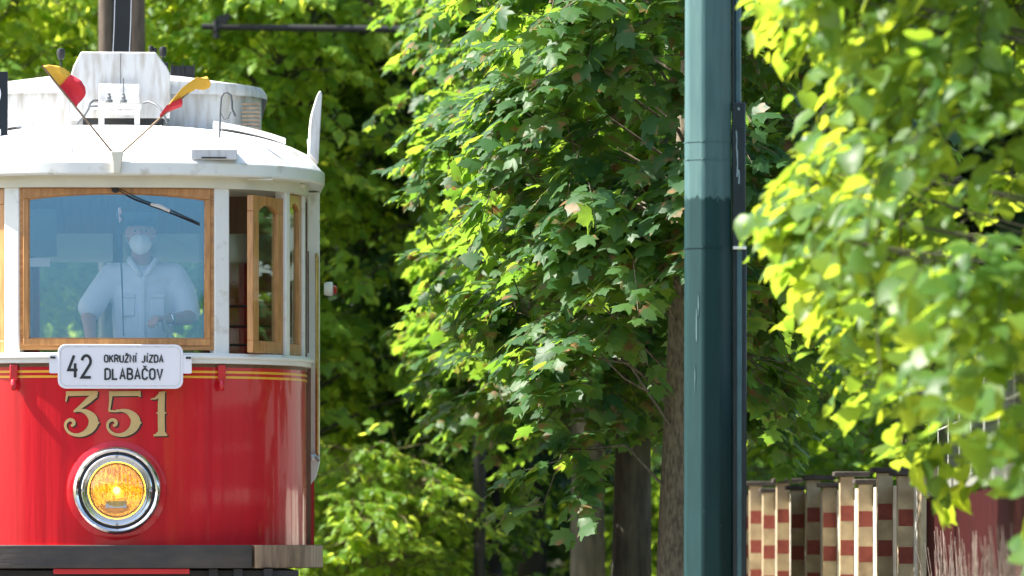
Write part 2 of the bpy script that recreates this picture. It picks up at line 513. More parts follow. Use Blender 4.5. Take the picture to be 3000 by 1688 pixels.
# posts
def post(parent, xc, width, name='window_post', m=None, proj=0.0):
    pl = plan(0.0, 200)
    i = min(range(len(pl)), key=lambda k: abs(pl[k].x - xc) + (10 if pl[k].y > 0.9 else 0))
    d = (pl[i + 3] - pl[i - 3]).normalized()
    c = pl[i] - Vector((d.y, -d.x)) * (0.045 - proj)
    a = c - d * width / 2; b = c + d * width / 2
    mb = MB(); mb.obox(a, b, 0.075, 1.895, 2.85)
    mb.build(name, m or M['white'], parent, bevel=0.008)
    return c, d
POST = {}
for s_ in (-1, 1):
    POST[('A', s_)] = post(tram, s_ * 0.597, 0.094)
    POST[('B', s_)] = post(tram, s_ * 0.985, 0.05)
    POST[('C', s_)] = post(tram, s_ * 1.0965, 0.07)

# ---- windscreen: frame with shallow arch
def arch_frame(x0, x1, z0, z1, ix0, ix1, iz0, iz1, rise, t0, t1, n=20):
    """returns MB of a frame in the x,z plane with an arched inner top"""
    outer = [(x0, z0), (x1, z0), (x1, z1), (x0, z1)]
    inner = [(ix0, iz0), (ix1, iz0)]
    for i in range(n + 1):
        u = i / n
        inner.append((ix1 + (ix0 - ix1) * u, iz1 - rise + rise * math.sin(math.pi * u) ** 0.8 if rise > 0 else iz1))
    mb = MB()
    # bottom rail, stiles, head
    mb.prismy([(x0, z0), (x1, z0), (x1, iz0), (x0, iz0)], t0, t1)
    mb.prismy([(x0, iz0), (ix0, iz0), (ix0, iz1 - rise), (x0, iz1 - rise)], t0, t1)
    mb.prismy([(ix1, iz0), (x1, iz0), (x1, iz1 - rise), (ix1, iz1 - rise)], t0, t1)
    top = inner[2:]
    head = [(x1, iz1 - rise), (x1, z1), (x0, z1), (x0, iz1 - rise)] + top[::-1][0:]
    mb.prismy(head, t0, t1)
    return mb
yw = 0.10
wx0, wz0 = PX(62, 1026, yw); wx1, wz1 = PX(632, 545, yw)
gx0, gz0 = PX(93, 990, yw); gx1, gz1 = PX(602, 570, yw)
ws = arch_frame(wx0, wx1, wz0, wz1, gx0, gx1, gz0, gz1, 0.034, yw - 0.012, yw + 0.035)
wso = ws.build('windscreen', M['woodh'], tram, bevel=0.004)
ws2 = arch_frame(wx0 + 0.022, wx1 - 0.022, wz0 + 0.025, wz1 - 0.014, gx0 - 0.006, gx1 + 0.006, gz0 - 0.006, gz1 + 0.006, 0.034, yw - 0.026, yw - 0.0125)
ws2.build('sash', M['wood'], wso, bevel=0.004)
gm = MB(); gm.box(gx0 - 0.004, gx1 + 0.004, yw + 0.004, yw + 0.008, gz0 - 0.004, gz1 + 0.004)
gm.build('glass', M['glass'], wso)

# ---- side-front windows; each lies between two posts
def window_between(p, q, z0, z1, st, open_deg=0.0, hinge=None, frac=(0, 1), name='side_window', rail=0.05):
    """hinged oak sash with arched glass between plan points p,q"""
    p, q = Vector((p[0], p[1])), Vector((q[0], q[1]))
    W = (q - p).length
    d = (q - p).normalized()
    x0, x1 = frac[0] * W, frac[1] * W
    f = arch_frame(x0, x1, z0, z1, x0 + st, x1 - st, z0 + rail + 0.02, z1 - rail, min(0.04, (x1 - x0) * 0.25), -0.02, 0.02)
    g = MB(); g.box(x0 + st - 0.004, x1 - st + 0.004, -0.003, 0.003, z0 + rail + 0.016, z1 - rail + 0.003)
    e = f.build(name, M['wood'], tram, bevel=0.004)
    gg = g.build('glass', M['paneglass'], e)
    ang = math.atan2(d.y, d.x)
    if open_deg:
        hx = x1 if hinge == 'end' else x0
        mt = Matrix.Translation((p.x, p.y, 0)) @ Matrix.Rotation(ang, 4, 'Z') @ Matrix.Translation((hx, 0, 0)) @ Matrix.Rotation(R(open_deg), 4, 'Z') @ Matrix.Translation((-hx, 0, 0))
    else:
        mt = Matrix.Translation((p.x, p.y, 0)) @ Matrix.Rotation(ang, 4, 'Z')
    e.data.transform(mt); gg.data.transform(mt)
    return e
zb, zt = 1.905, 2.842
def edge(key, s_, side, width):
    c, d = POST[(key, s_)]
    return c + d * (side * width / 2)
# right: open casement, hinged on post B
pA = edge('A', 1, 1, 0.094); pB = edge('B', 1, -1, 0.05)
window_between(pA, pB, zb + 0.006, zt - 0.035, 0.075, open_deg=20, hinge='end', frac=(0.08, 1.0), name='open_casement')
# left: closed twin sash (only its edge shows)
pA2 = edge('A', -1, -1, 0.094); pB2 = edge('B', -1, 1, 0.05)
window_between(pB2, pA2, zb + 0.003, zt - 0.002, 0.04)
# next side windows
window_between(edge('B', 1, 1, 0.05), edge('C', 1, -1, 0.07), zb + 0.003, zt - 0.002, 0.05)
window_between(edge('C', -1, 1, 0.07), edge('B', -1, -1, 0.05), zb + 0.003, zt - 0.002, 0.05)

# ---- saloon behind the platform
SY0, SY1 = 1.38, TLEN - 1.3
HW = 1.165
sb = MB()
for s_ in (-1, 1):
    xa, xb = s_ * HW, s_ * (HW - 0.04)
    sb.box(min(xa, xb), max(xa, xb), SY0 + 0.1, SY1, 0.78, 1.85)
sb.build('side_panel', M['red'], tram)
sw = MB()
for s_ in (-1, 1):
    xa, xb = s_ * HW, s_ * (HW - 0.05)
    x0, x1 = min(xa, xb), max(xa, xb)
    sw.box(x0, x1, SY0 + 0.1, SY1, 1.851, 1.94); sw.box(x0, x1, SY0 + 0.1, SY1, 2.72, 2.904)
    k = SY0 + 0.1
    while k < SY1:
        sw.box(x0, x1, k, k + 0.09, 1.94, 2.72); k += 1.06
sw.build('window_band', M['cream'], tram)
sg = MB()
for s_ in (-1, 1):
    sg.box(s_ * (HW - 0.02) - 0.002, s_ * (HW - 0.02) + 0.002, SY0 + 0.12, SY1, 1.94, 2.72)
sg.build('saloon_glass', M['paneglass'], tram)
# bulkhead: oak uprights, a door with glass and side lights
bh = MB()
zf = 0.985
bh.box(-1.12, 1.12, SY0, SY0 + 0.035, zf, 1.86)
for x0, x1 in ((-1.12, -1.02), (-0.60, -0.50), (0.50, 0.60), (1.02, 1.12), (-0.03, 0.03)):
    bh.box(x0, x1, SY0, SY0 + 0.035, 1.86, 2.9)
bh.box(-1.12, 1.12, SY0 - 0.002, SY0 + 0.037, 2.66, 2.90)
bh.build('bulkhead', M['darkwood'], tram)
bi = MB(); bi.box(-0.50, -0.03, SY0 + 0.012, SY0 + 0.02, 1.86, 2.66); bi.box(0.03, 0.50, SY0 + 0.012, SY0 + 0.02, 1.86, 2.66)
bi.box(-1.02, -0.6, SY0 + 0.012, SY0 + 0.02, 1.86, 2.66); bi.box(0.6, 1.02, SY0 + 0.012, SY0 + 0.02, 1.86, 2.66)
bi.build('bulkhead_glass', glassmat('inner_glass', (0.7, 0.78, 0.8), (0.8, 0.9, 0.9), 0.05), tram)
for z in (2.0, 2.11, 2.23):
    for s_ in (-1, 1):
        bars = MB(); bars.tube([(s_ * 0.6, SY0 - 0.03, z), (s_ * 1.02, SY0 - 0.03, z)], 0.006, 6)
        bars.build('guard_rail', M['black'], tram)
nt_ = MB(); nt_.box(-0.62, -0.40, SY0 - 0.012, SY0 - 0.004, 2.46, 2.51); nt_.build('notice', M['sign'], tram)
sp = MB(); sp.box(-0.55, -0.36, SY0 - 0.03, SY0 - 0.005, 2.52, 2.80); sp.build('switch_panel', M['interior'], tram)
band(MB(), -1.05, -0.034, 0.93, zf, yend=1.37).build('platform_floor', M['floor'], tram)
fl = MB(); fl.box(-1.12, 1.12, 1.0, SY1, 0.90, 0.928); fl.build('floor', M['floor'], tram)
cl = MB(); cl.box(-1.08, 1.08, 0.55, SY1, 2.88, 2.90); cl.build('ceiling', M['cream'], tram)
for s_ in (-1, 1):
    seats = MB(); seats.box(s_ * 0.75 - 0.3, s_ * 0.75 + 0.3, SY0 + 0.3, SY1 - 0.2, 0.93, 1.42)
    seats.box(s_ * 1.10 - 0.01, s_ * 1.10 + 0.01, SY0 + 0.1, SY1 - 0.1, 1.42, 1.95)
    seats.box(s_ * 1.10 - 0.01, s_ * 1.10 + 0.01, SY0 + 0.1, SY1 - 0.1, 2.70, 2.87)
    k = SY0 + 0.1
    while k < SY1:
        seats.box(s_ * 1.10 - 0.01, s_ * 1.10 + 0.01, k, k + 0.09, 1.95, 2.70); k += 1.06
    seats.build('bench', M['darkwood'], tram)
re_ = MB(); re_.box(-HW, HW, SY1, SY1 + 0.05, 0.78, 1.85); re_.box(-HW, -0.6, SY1, SY1 + 0.05, 1.85, 2.9); re_.box(0.6, HW, SY1, SY1 + 0.05, 1.85, 2.9)
re_.build('rear_panel', M['red'], tram)
# controller on the platform
ct = MB(); ct.lathe([(0.0, zf), (0.15, zf), (0.15, 1.86), (0.13, 1.90), (0.0, 1.91)], (-0.10, 0.33, 0), 'z', 24); ct.build('controller', M['black'], tram)
ch = MB(); ch.tube([(-0.10, 0.33, 1.90), (-0.10, 0.33, 1.94), (-0.16, 0.27, 1.945)], 0.011, 8); ch.build('controller_handle', M['brass'], tram)
hb = MB(); hb.tube([(0.29, 0.30, zf), (0.29, 0.30, 2.03), (0.27, 0.29, 2.055), (0.265, 0.285, 2.13)], 0.014, 8); hb.build('brake_column', M['steel'], tram)

# ---- white door leaf and brass handrail on the right corner
def door_leaf(s_):
    x0, x1 = 1.115, 1.190
    poly = [(x0, 1.14), (x1 - 0.02, 1.22), (x1, 1.30), (x1, 2.90), (x0, 2.90)]
    poly = [(s_ * x, z) for x, z in poly]
    d = MB(); d.prismy(poly, SY0 - 0.14, SY0 + 0.09)
    do = d.build('door_leaf', M['white'], tram, bevel=0.008)
    st = MB()
    st.prismy([(s_ * (1.117), 1.95), (s_ * 1.125, 1.95), (s_ * 1.125, 2.55), (s_ * 1.117, 2.55)], SY0 - 0.147, SY0 - 0.141)
    st.build('groove', M['darkwood'], do)
    h = MB(); xx = s_ * 1.172
    h.tube([(xx, SY0 - 0.15, 2.53), (xx, SY0 - 0.20, 2.51), (xx, SY0 - 0.20, 1.36), (xx, SY0 - 0.15, 1.34)], 0.011, 8)
    h.build('handrail', M['brass'], do)
    g = MB(); g.tube([(s_ * 1.10, SY0 - 0.2, 1.33), (s_ * 1.16, SY0 - 0.2, 1.345), (s_ * 1.185, SY0 - 0.2, 1.31)], 0.010, 8)
    g.lathe([(0, -0.02), (0.02, -0.015), (0.02, 0.015), (0, 0.02)], (s_ * 1.14, SY0 - 0.2, 1.33), 'y', 12)
    g.build('latch', M['steel'], do)
    return do
door_leaf(1); door_leaf(-1)
# dark edge strip between apron and door
for s_ in (1, -1):
    ds = MB(); ds.box(min(s_ * 1.10, s_ * 1.125), max(s_ * 1.10, s_ * 1.125), 0.86, 0.95, 0.82, 1.86); ds.build('corner_strip', M['darkwood'], tram)
# round signal lamp on the side
sl = MB(); lx, lz = PX(968, 845, 1.5)
sl.lathe([(0.0, 0), (0.035, 0), (0.042, 0.02), (0.042, 0.05), (0.0, 0.055)], (lx - 0.035, 1.5, lz), 'x', 20)
slo = sl.build('signal_lamp', M['white'], tram)
sl2 = MB(); sl2.lathe([(0.0, 0), (0.03, 0), (0.022, 0.02), (0.0, 0.025)], (lx + 0.02, 1.5, lz - 0.005), 'x', 20)
sl2.build('lens', mat('signal_red', (0.45, 0.03, 0.03), 0.2, coat=1), slo)

# ---- bumper
bpath = dict(a=1.10, b=0.60, e=4.6)
def bumper_piece(x0, x1, m, yend=0.95):
    return band(MB(), 0.0, 0.085, zz(1665), zz(1597), yend=yend, rng_=(x0, x1), n=160, **bpath).build('bumper', m, tram, bevel=0.006)
bumper_piece(-0.772, 0.772, M['buf'])
bumper_piece(0.776, 1.3, M['buflitbrown'])
bumper_piece(-1.3, -0.776, M['buflitbrown'])
bumper_top = band(MB(), -0.03, 0.02, 0.800, 0.8148, yend=1.3); bumper_top.build('buffer_sill', M['red'], tram)
rb = MB(); x0, z0 = PX(162, 1682, -0.05); x1, z1 = PX(560, 1666, -0.05); rb.box(x0, x1, -0.07, -0.03, z0, z1); rb.build('tow_bar_cover', M['red'], tram, bevel=0.004)
uf = MB(); uf.box(-1.03, 1.03, 0.06, 9.3, 0.46, 0.672); uf.box(-0.85, 0.85, 2.6, 7.2, 0.25, 0.46)
for x in (-0.95, -0.80, 0.52, 0.66, 0.83):
    uf.box(x, x + 0.05, -0.02, 0.1, 0.5, 0.682)
uf.build('underframe', M['black'], tram)
for yy in (3.6, 6.4):
    for s_ in (-1, 1):
        wh = MB(); wh.lathe([(0.0, -0.06), (0.40, -0.06), (0.40, 0.04), (0.42, 0.045), (0.42, 0.06), (0.0, 0.06)], (s_ * 0.72, yy, 0.42), 'x', 32)
        wh.build('wheel', M['steel'], tram)

# ---- roof
def roof_mesh():
    yc = 1.45; yend = TLEN - 0.8
    base = plan(0.095, 48, yc, a=A_, b=B_)
    K = 14
    vs, fs = [], []
    ringn = len(base) + 2
    for k in range(K + 1):
        s_ = math.sin(k / K * math.pi / 2)
        q = 1 - (k / K)
        z = 2.984 + 0.30 * math.sqrt(max(0, 1 - q * q)) ** 1.1
        ring = [(base[0].x * q, yend)] + [(p.x * q, yc + (p.y - yc) * q) for p in base] + [(base[-1].x * q, yend)]
        vs += [(x, y, z) for x, y in ring]
    for k in range(K):
        for i in range(ringn - 1):
            a = k * ringn + i
            fs.append((a, a + 1, a + ringn + 1, a + ringn))
    mb = MB(); mb.add(vs, fs, True)
    return mb
def roofz(x, y):
    """height of the roof surface above plan point"""
    yc = 1.45
    best = None
    w_ = A_ + 0.095
    if y >= yc: q = abs(x) / w_
    else:
        q = 0.0
        for i in range(101):
            q = i / 100
            if q == 0: continue
            X = x / q; Y = yc + (y - yc) / q
            if Y < -0.1: continue
            inside = abs(X) < w_ and Y > -0.095 + (B_ + 0.095) * (1 - math.sqrt(max(0, 1 - (abs(X) / w_) ** 2.6)))
            if inside: break
    q = min(1, q)
    return 2.984 + 0.30 * math.sqrt(max(0, 1 - q * q)) ** 1.1
roof_mesh().build('roof', M['roof'], tram, auto=False)
for px in (216, 486):
    x, _ = PX(px, 400, 0.3)
    sm = MB(); sm.tube([(x * (1 - 0.1 * t), -0.07 + t * 1.3, roofz(x * (1 - 0.1 * t), -0.07 + t * 1.3) + 0.001) for t in [i / 10 for i in range(11)]], 0.004, 6)
    sm.build('roof_seam', M['roofgrey'], tram)
# raised walkway strip on the right and left shoulder
for s_ in (1, -1):
    wk = MB()
    vs, fs = [], []
    N = 10
    for j, y in enumerate((0.95, 5.5)):
        for i in range(N + 1):
            x = 0.56 + 0.42 * i / N
            if j == 0 and i < 2: pass
            z = roofz(x, 2.0)
            vs.append((s_ * x, y, z + 0.048)); vs.append((s_ * x, y, z + 0.015))
    W_ = 2 * (N + 1)
    for i in range(N):
        a = 2 * i
        fs += [(a, a + 2, a + 2 + W_, a + W_), (a + 1, a + 1 + W_, a + 3 + W_, a + 3), (a, a + 1, a + 3, a + 2), (a + W_, a + W_ + 2, a + W_ + 3, a + W_ + 1)]
    fs += [(0, W_, W_ + 1, 1), (2 * N, 2 * N + 1, 2 * N + 1 + W_, 2 * N + W_)]
    wk.add(vs, fs, True)
    wk.build('roof_walkway', M['roof'], tram)

# clerestory
cy = 1.45
ce = MB()
cpl = plan(0, 40, cy + 6.6, a=0.86, b=0.45, e=5.0)
cpl = [(p.x, p.y + cy) for p in cpl]
ce.prism(cpl, 3.17, 3.535)
ceo = ce.build('clerestory', M['roofgrey'], tram)
# cambered lid
def lid():
    base = plan(0.035, 40, 6.6, a=0.86, b=0.45, e=5.0)
    vs, fs = [], []
    n_ = len(base)
    lv = [(1.0, 3.490, 0), (1.0, 3.520, 0), (0.97, 3.555, 0), (0.6, 3.60, 0), (0.25, 3.62, 0), (0.0, 3.625, 0)]
    for q, z, _ in lv:
        for p in base:
            zz_ = z if q == 1.0 and z < 3.5 else z + 0.02 * (1 - abs(p.x) / 0.9)
            vs.append((p.x * q, cy + 0.45 * (1 - q) * 0.6 + p.y, zz_))
    for k in range(len(lv) - 1):
        for i in range(n_ - 1):
            a = k * n_ + i
            fs.append((a, a + 1, a + n_ + 1, a + n_))
    mb = MB(); mb.add(vs, fs, True); return mb
lid().build('lid', M['roofgrey'], ceo)
for s_ in (1, -1):
    lv = MB()
    for k in range(7):
        z = 3.285 + k * 0.024
        lv.box(min(s_ * 0.735, s_ * 0.842), max(s_ * 0.735, s_ * 0.842), cy - 0.01 + 0.028, cy + 0.05, z, z + 0.012)
    lv.build('louvre', M['louvre'], ceo)
# central equipment box with clipped corners, rack in front
bx0, bz1 = PX(210, 152, 1.2); bx1, bz0 = PX(500, 346, 1.2)
c_ = 0.085
eq = MB(); eq.prismy([(bx0, bz0), (bx1, bz0), (bx1, bz1 - c_ * 1.5), (bx1 - 0.02, bz1 - c_), (bx1 - c_, bz1), (bx0 + c_ * 0.7, bz1), (bx0 + 0.015, bz1 - c_), (bx0, bz1 - c_ * 1.6)], 1.2, 1.42)
eqo = eq.build('equipment_box', M['roofgrey'], tram, bevel=0.008)
ex = (bx0 + bx1) / 2 + 0.0
sm = MB(); sm.box(ex - 0.0015, ex + 0.0015, 1.196, 1.2, bz0 + 0.02, bz1 - 0.01); sm.build('seam', M['hose'], eqo)
uh = MB(); x0, z0 = PX(245, 372, 1.2); x1, z1 = PX(480, 340, 1.2); uh.box(x0, x1, 1.215, 1.40, z0 - 0.06, z1); uh.build('base_recess', M['black'], eqo)
for a in ((228, 385), (470, 500)):
    pass
pl_ = MB(); x0, z0 = PX(292, 300, 1.12); x1, z1 = PX(410, 246, 1.12); pl_.box(x0, x1, 1.13, 1.15, z0, z1); pl_.build('mounting_plate', M['roof'], eqo, bevel=0.004)
rk = MB()
x0, zb_ = PX(272, 318, 1.05); x1, zt_ = PX(416, 306, 1.05)
rk.box(x0, x1, 1.02, 1.12, zb_, zt_)
rk.box(x0 + 0.03, x1 - 0.03, 1.05, 1.075, zb_ - 0.035, zb_ - 0.012)
for pxa, pxb in ((292, 308), (396, 412)):
    a, zl = PX(pxa, 366, 1.05); b, _ = PX(pxb, 366, 1.05); rk.box(a, b, 1.04, 1.07, zl, zb_)
rk.build('pole_rack', M['roof'], eqo, bevel=0.003)
for px in (322, 364):
    x, z = PX(px, 300, 1.08); ins = MB()
    ins.lathe([(0, 0), (0.022, 0), (0.022, 0.012), (0.010, 0.02), (0.014, 0.03), (0.008, 0.04), (0.010, 0.05), (0, 0.055)], (x, 1.08, z), 'z', 12)
    if px == 364: ins.tube([(x, 1.08, z + 0.04), (x, 1.08, z + 0.14)], 0.004, 6)
    ins.build('insulator', M['hose'], eqo)
def cab(pts, y=1.0, r=0.007):
    cb = MB(); cb.tube([(PX(a, b, y)[0], y + dy, PX(a, b, y)[1]) for a, b, dy in pts], r, 8); cb.build('cable', M['hose'], eqo)
cab([(218, 375, 0), (232, 360, 0), (250, 340, 0), (262, 318, 0.02), (266, 302, 0.05), (276, 292, 0.08), (288, 290, 0.12)])
cab([(422, 296, 0.12), (440, 294, 0.08), (460, 305, 0.05), (474, 320, 0.02), (484, 340, 0), (492, 360, 0)])
cab([(262, 312, 0), (275, 313, 0), (290, 312, 0)])
# rear roof fittings: resistor crate and black knobs
rs = MB(); x0, z0 = PX(500, 220, 1.9); x1, z1 = PX(570, 192, 1.9); rs.box(x0, x1, 1.9, 2.5, z0, z1)
for k in range(3):
    a = x0 + (x1 - x0) * (0.05 + 0.45 * k); rs.box(a, a + 0.008, 1.88, 1.9, z0 - 0.02, z1 + 0.015)
rs.build('resistor', M['black'], tram)
for (px, py, r) in ((180, 158, 0.026), (443, 143, 0.016), (478, 150, 0.024), (487, 190, 0.014), (455, 146, 0.012)):
    x, z = PX(px, py, 1.7)
    kn = MB(); kn.lathe([(0, -r * 1.4), (r * 0.7, -r * 1.3), (r, 0), (r * 0.8, r), (0, r * 1.3)], (x, 1.7, z), 'z', 12)
    kn.tube([(x, 1.7, z - r), (x, 1.7, z - 0.13)], 0.006, 6)
    kn.build('arrester', M['black'], tram)
# ropes
for px in (333, 381):
    rp = MB(); rp.tube([(PX(px, 155, 1.25)[0], 1.25, PX(px, 155, 1.25)[1]), (PX(px + 1, 80, 2.5)[0], 2.5, PX(px + 1, 80, 2.5)[1]), (PX(px, -300, 9)[0], 9, PX(px, -300, 9)[1])], 0.0035, 6)
    rp.build('trolley_rope', M['hose'], tram)

# lamp box and hook on the right shoulder of the roof
lb = MB(); x0, z0 = PX(564, 470, 0.05); x1, z1 = PX(698, 440, 0.05); lb.box(x0, x1, -0.06, 0.10, z0, z1)
lbo = lb.build('roof_bracket', M['roofgrey'], tram, bevel=0.004)
lb2 = MB(); x0, z0 = PX(594, 466, 0.02); x1, z1 = PX(666, 462, 0.02); lb2.box(x0, x1, -0.068, -0.0605, z0, z1); lb2.build('slot', M['black'], lbo)
hk = MB(); yy = 0.3
hp = [(646, 432), (647, 400), (648, 340), (650, 300), (652, 282), (660, 271), (670, 270), (680, 278), (683, 295), (684, 318), (690, 333), (693, 340)]
hk.tube([(PX(a, b, yy)[0], yy, PX(a, b, yy)[1]) for a, b in hp], 0.0065, 8)
hp = [(650, 305), (651, 330), (660, 349), (672, 345), (681, 325)]
hk.tube([(PX(a, b, yy)[0], yy, PX(a, b, yy)[1]) for a, b in hp], 0.003, 6)
hk.build('hook', M['hose'], lbo)
# upright board seen nearly edge-on at the right
fn = MB(); yf = 0.75
def q(px, py): x, z = PX(px, py, yf); return (x, z)
fn.prismy([q(908, 446), q(936, 474), q(941, 380), q(947, 276), q(944, 264), q(938, 264), q(931, 277), q(916, 328), q(912, 362)], yf - 0.02, yf + 0.30)
fno = fn.build('side_route_board', M['roofgrey'], tram, bevel=0.005)
fb = MB(); fb.prismy([q(903, 405), q(912, 395), q(918, 396), q(916, 440), q(905, 430)], yf, yf + 0.05); fb.build('bracket', M['roof'], fno)
# small bolts on ledge (drip rail at header)
dr = MB(); x0, z0 = PX(730, 522, 0.0); x1, z1 = PX(805, 517, 0.0); dr.box(x0, x1, 0.12, 0.14, z0, z1); dr.build('drip_rail', M['cream'], tram)

# wiper, cord and small pendants
wp = MB()
def wpt(px, py, y=0.06): x, z = PX(px, py, y); return (x, y, z)
wp.lathe([(0, -0.02), (0.02, -0.018), (0.024, 0.01), (0.024, 0.03), (0, 0.03)], (wpt(343, 553)[0], 0.055, wpt(343, 553)[2]), 'y', 16)
wp.tube([wpt(341, 553), wpt(400, 583), wpt(500, 620), wpt(590, 657)], 0.0028, 6)
wp.tube([wpt(352, 552), wpt(420, 584), wpt(505, 614), wpt(590, 653)], 0.0022, 6)
wo = wp.build('wiper', M['black'], tram)
w2 = MB(); w2.tube([wpt(446, 598, 0.05), wpt(470, 603, 0.05), wpt(502, 618, 0.05)], [0.008, 0.012, 0.009], 8); w2.build('wiper_weight', M['roofgrey'], wo)
cd = MB(); cd.tube([wpt(346, 575, 0.14), wpt(349, 640, 0.14), wpt(356, 720, 0.14), wpt(361, 800, 0.14), wpt(364, 900, 0.14), wpt(366, 985, 0.14)], [0.003, 0.005, 0.006, 0.005, 0.004, 0.0035], 8)
cd.build('cord', M['tram_cord'], tram)
pe = MB(); x, y, z = wpt(352, 632, 0.15)
pe.tube([(x, 0.15, z + 0.045), (x + 0.003, 0.15, z + 0.015), (x - 0.004, 0.15, z), (x + 0.004, 0.15, z - 0.02), (x + 0.004, 0.15, z - 0.04)], [0.013, 0.015, 0.009, 0.014, 0.004], 8)
pe.build('pendant', mat('pendant_red', (0.72, 0.20, 0.17), 0.5, col2=(0.8, 0.7, 0.65), vscale=40), tram)

# brackets over the stripes
for px in (45, 655):
    x, z = PX(px, 1100, -0.02)
    hb_ = MB(); y0 = -0.012 if abs(x) < 0.5 else 0.07
    if abs(x) >= 0.5: y0 = 0.075
    hb_.box(x - 0.022, x + 0.022, y0 - 0.02, y0 + 0.02, 1.745, 1.838); hb_.tube([(x, y0 - 0.02, 1.75), (x, y0 - 0.035, 1.72), (x, y0 - 0.015, 1.70)], 0.018, 8)
    hb_.build('sign_bracket', M['red'], tram, bevel=0.005)

# ---- headlight
hx, hz = PX(347, 1437)
hl = MB(); hl.lathe([(0.285, 0.02), (0.28, -0.002), (0.262, -0.010), (0.250, -0.012), (0.245, 0.02)], (hx, 0.0, hz), 'y', 64, True)
hlo = hl.build('headlight', M['red'], tram)
rm = MB(); rm.lathe([(0.247, 0.0), (0.250, -0.03), (0.243, -0.052), (0.230, -0.062), (0.218, -0.055), (0.212, -0.048), (0.205, -0.052), (0.195, -0.060), (0.186, -0.058), (0.180, -0.046), (0.172, -0.040), (0.163, -0.046), (0.157, -0.038), (0.155, -0.01), (0.155, 0.0)], (hx, -0.006, hz), 'y', 64, True)
rm.build('rim', M['chrome'], hlo)
rg = MB(); rg.lathe([(0.2135, -0.049), (0.2115, -0.0535), (0.2045, -0.0575), (0.2030, -0.053)], (hx, -0.006, hz), 'y', 64, True); rg.build('rubber_ring', M['black'], hlo)
bw = MB(); bprof = [(0.0001, -0.001)] + [(0.156 * t, -0.001 - 0.036 * t * t) for t in [i / 12 for i in range(1, 13)]] + [(0.156, -0.001)]
bw.lathe(bprof, (hx, -0.006, hz), 'y', 64); bw.build('reflector', M['bowl'], hlo)
bb_ = MB(); bb_.lathe([(0.0001, -0.05), (0.012, -0.048), (0.020, -0.036), (0.017, -0.022), (0.010, -0.010), (0.010, -0.002)], (hx, -0.006, hz), 'y', 24); bb_.build('bulb', M['bulb'], hlo)
ln = MB(); prof = [(0.0001, -0.068)] + [(0.156 * math.sin(t), -0.028 - 0.040 * math.cos(t)) for t in [R(a) for a in range(8, 91, 8)]] + [(0.150, -0.028)] + [(0.150 * math.sin(t), -0.026 - 0.037 * math.cos(t)) for t in [R(a) for a in range(82, 7, -8)]] + [(0.0001, -0.063)]
ln.lathe(prof, (hx, -0.006, hz), 'y', 48); ln.build('lens', M['lens'], hlo)
for a in (90, 270, 0, 180):
    scw = MB(); scw.lathe([(0, -0.006), (0.008, -0.004), (0.009, 0.004), (0, 0.006)], (hx + 0.192 * math.cos(R(a)), -0.066, hz + 0.192 * math.sin(R(a))), 'y', 10)
    scw.build('screw', M['steel'], hlo)
pt = MB(); x, z = PX(345, 1478); pt.box(x - 0.06, x + 0.06, -0.066, -0.056, z - 0.022, z + 0.020); pt.build('lens_plate', M['roofgrey'], hlo, bevel=0.006)

# ---- painted and lettered marks: variable-width strokes
def smooth(pts, n=8):
    out_ = []
    P = [pts[0]] + list(pts) + [pts[-1]]
    for i in range(1, len(P) - 2):
        for k in range(n):
            t = k / n
            out_.append(tuple(0.5 * ((2 * P[i][j]) + (-P[i - 1][j] + P[i + 1][j]) * t + (2 * P[i - 1][j] - 5 * P[i][j] + 4 * P[i + 1][j] - P[i + 2][j]) * t * t + (-P[i - 1][j] + 3 * P[i][j] - 3 * P[i + 1][j] + P[i + 2][j]) * t ** 3) for j in range(len(P[0]))))
    out_.append(tuple(pts[-1]))
    return out_
def ribbon(mb, pts, conv, y0, y1):
    """pts (px,py,width px) -> flat ribbon solid; conv maps px,py -> x,z"""
    L_, R_ = [], []
    for i, p in enumerate(pts):
        a = pts[max(i - 1, 0)]; b = pts[min(i + 1, len(pts) - 1)]
        dx, dy = b[0] - a[0], b[1] - a[1]
        l = math.hypot(dx, dy) or 1
        k = 1.0
        if 0 < i < len(pts) - 1:
            d1 = (p[0] - a[0], p[1] - a[1]); d2 = (b[0] - p[0], b[1] - p[1])
            l1 = math.hypot(*d1) or 1; l2 = math.hypot(*d2) or 1
            c = (d1[0] * d2[0] + d1[1] * d2[1]) / (l1 * l2)
            k = 1 / max(0.5, math.sqrt(max(0, (1 + c) / 2)))
            dx, dy = d1[0] / l1 + d2[0] / l2, d1[1] / l1 + d2[1] / l2
            l = math.hypot(dx, dy) or 1
        nx, ny = -dy / l * p[2] / 2 * k, dx / l * p[2] / 2 * k
        L_.append(conv(p[0] + nx, p[1] + ny)); R_.append(conv(p[0] - nx, p[1] - ny))
    n_ = len(pts)
    vs = [(x, y0, z) for x, z in L_] + [(x, y0, z) for x, z in R_] + [(x, y1, z) for x, z in L_] + [(x, y1, z) for x, z in R_]
    fs = []
    for i in range(n_ - 1):
        fs += [(i, i + 1, n_ + i + 1, n_ + i), (2 * n_ + i, 3 * n_ + i, 3 * n_ + i + 1, 2 * n_ + i + 1), (i, 2 * n_ + i, 2 * n_ + i + 1, i + 1), (n_ + i, n_ + i + 1, 3 * n_ + i + 1, 3 * n_ + i)]
    fs += [(0, n_, 3 * n_, 2 * n_), (n_ - 1, 3 * n_ - 1, 4 * n_ - 1, 2 * n_ - 1)]
    mb.add(vs, fs)

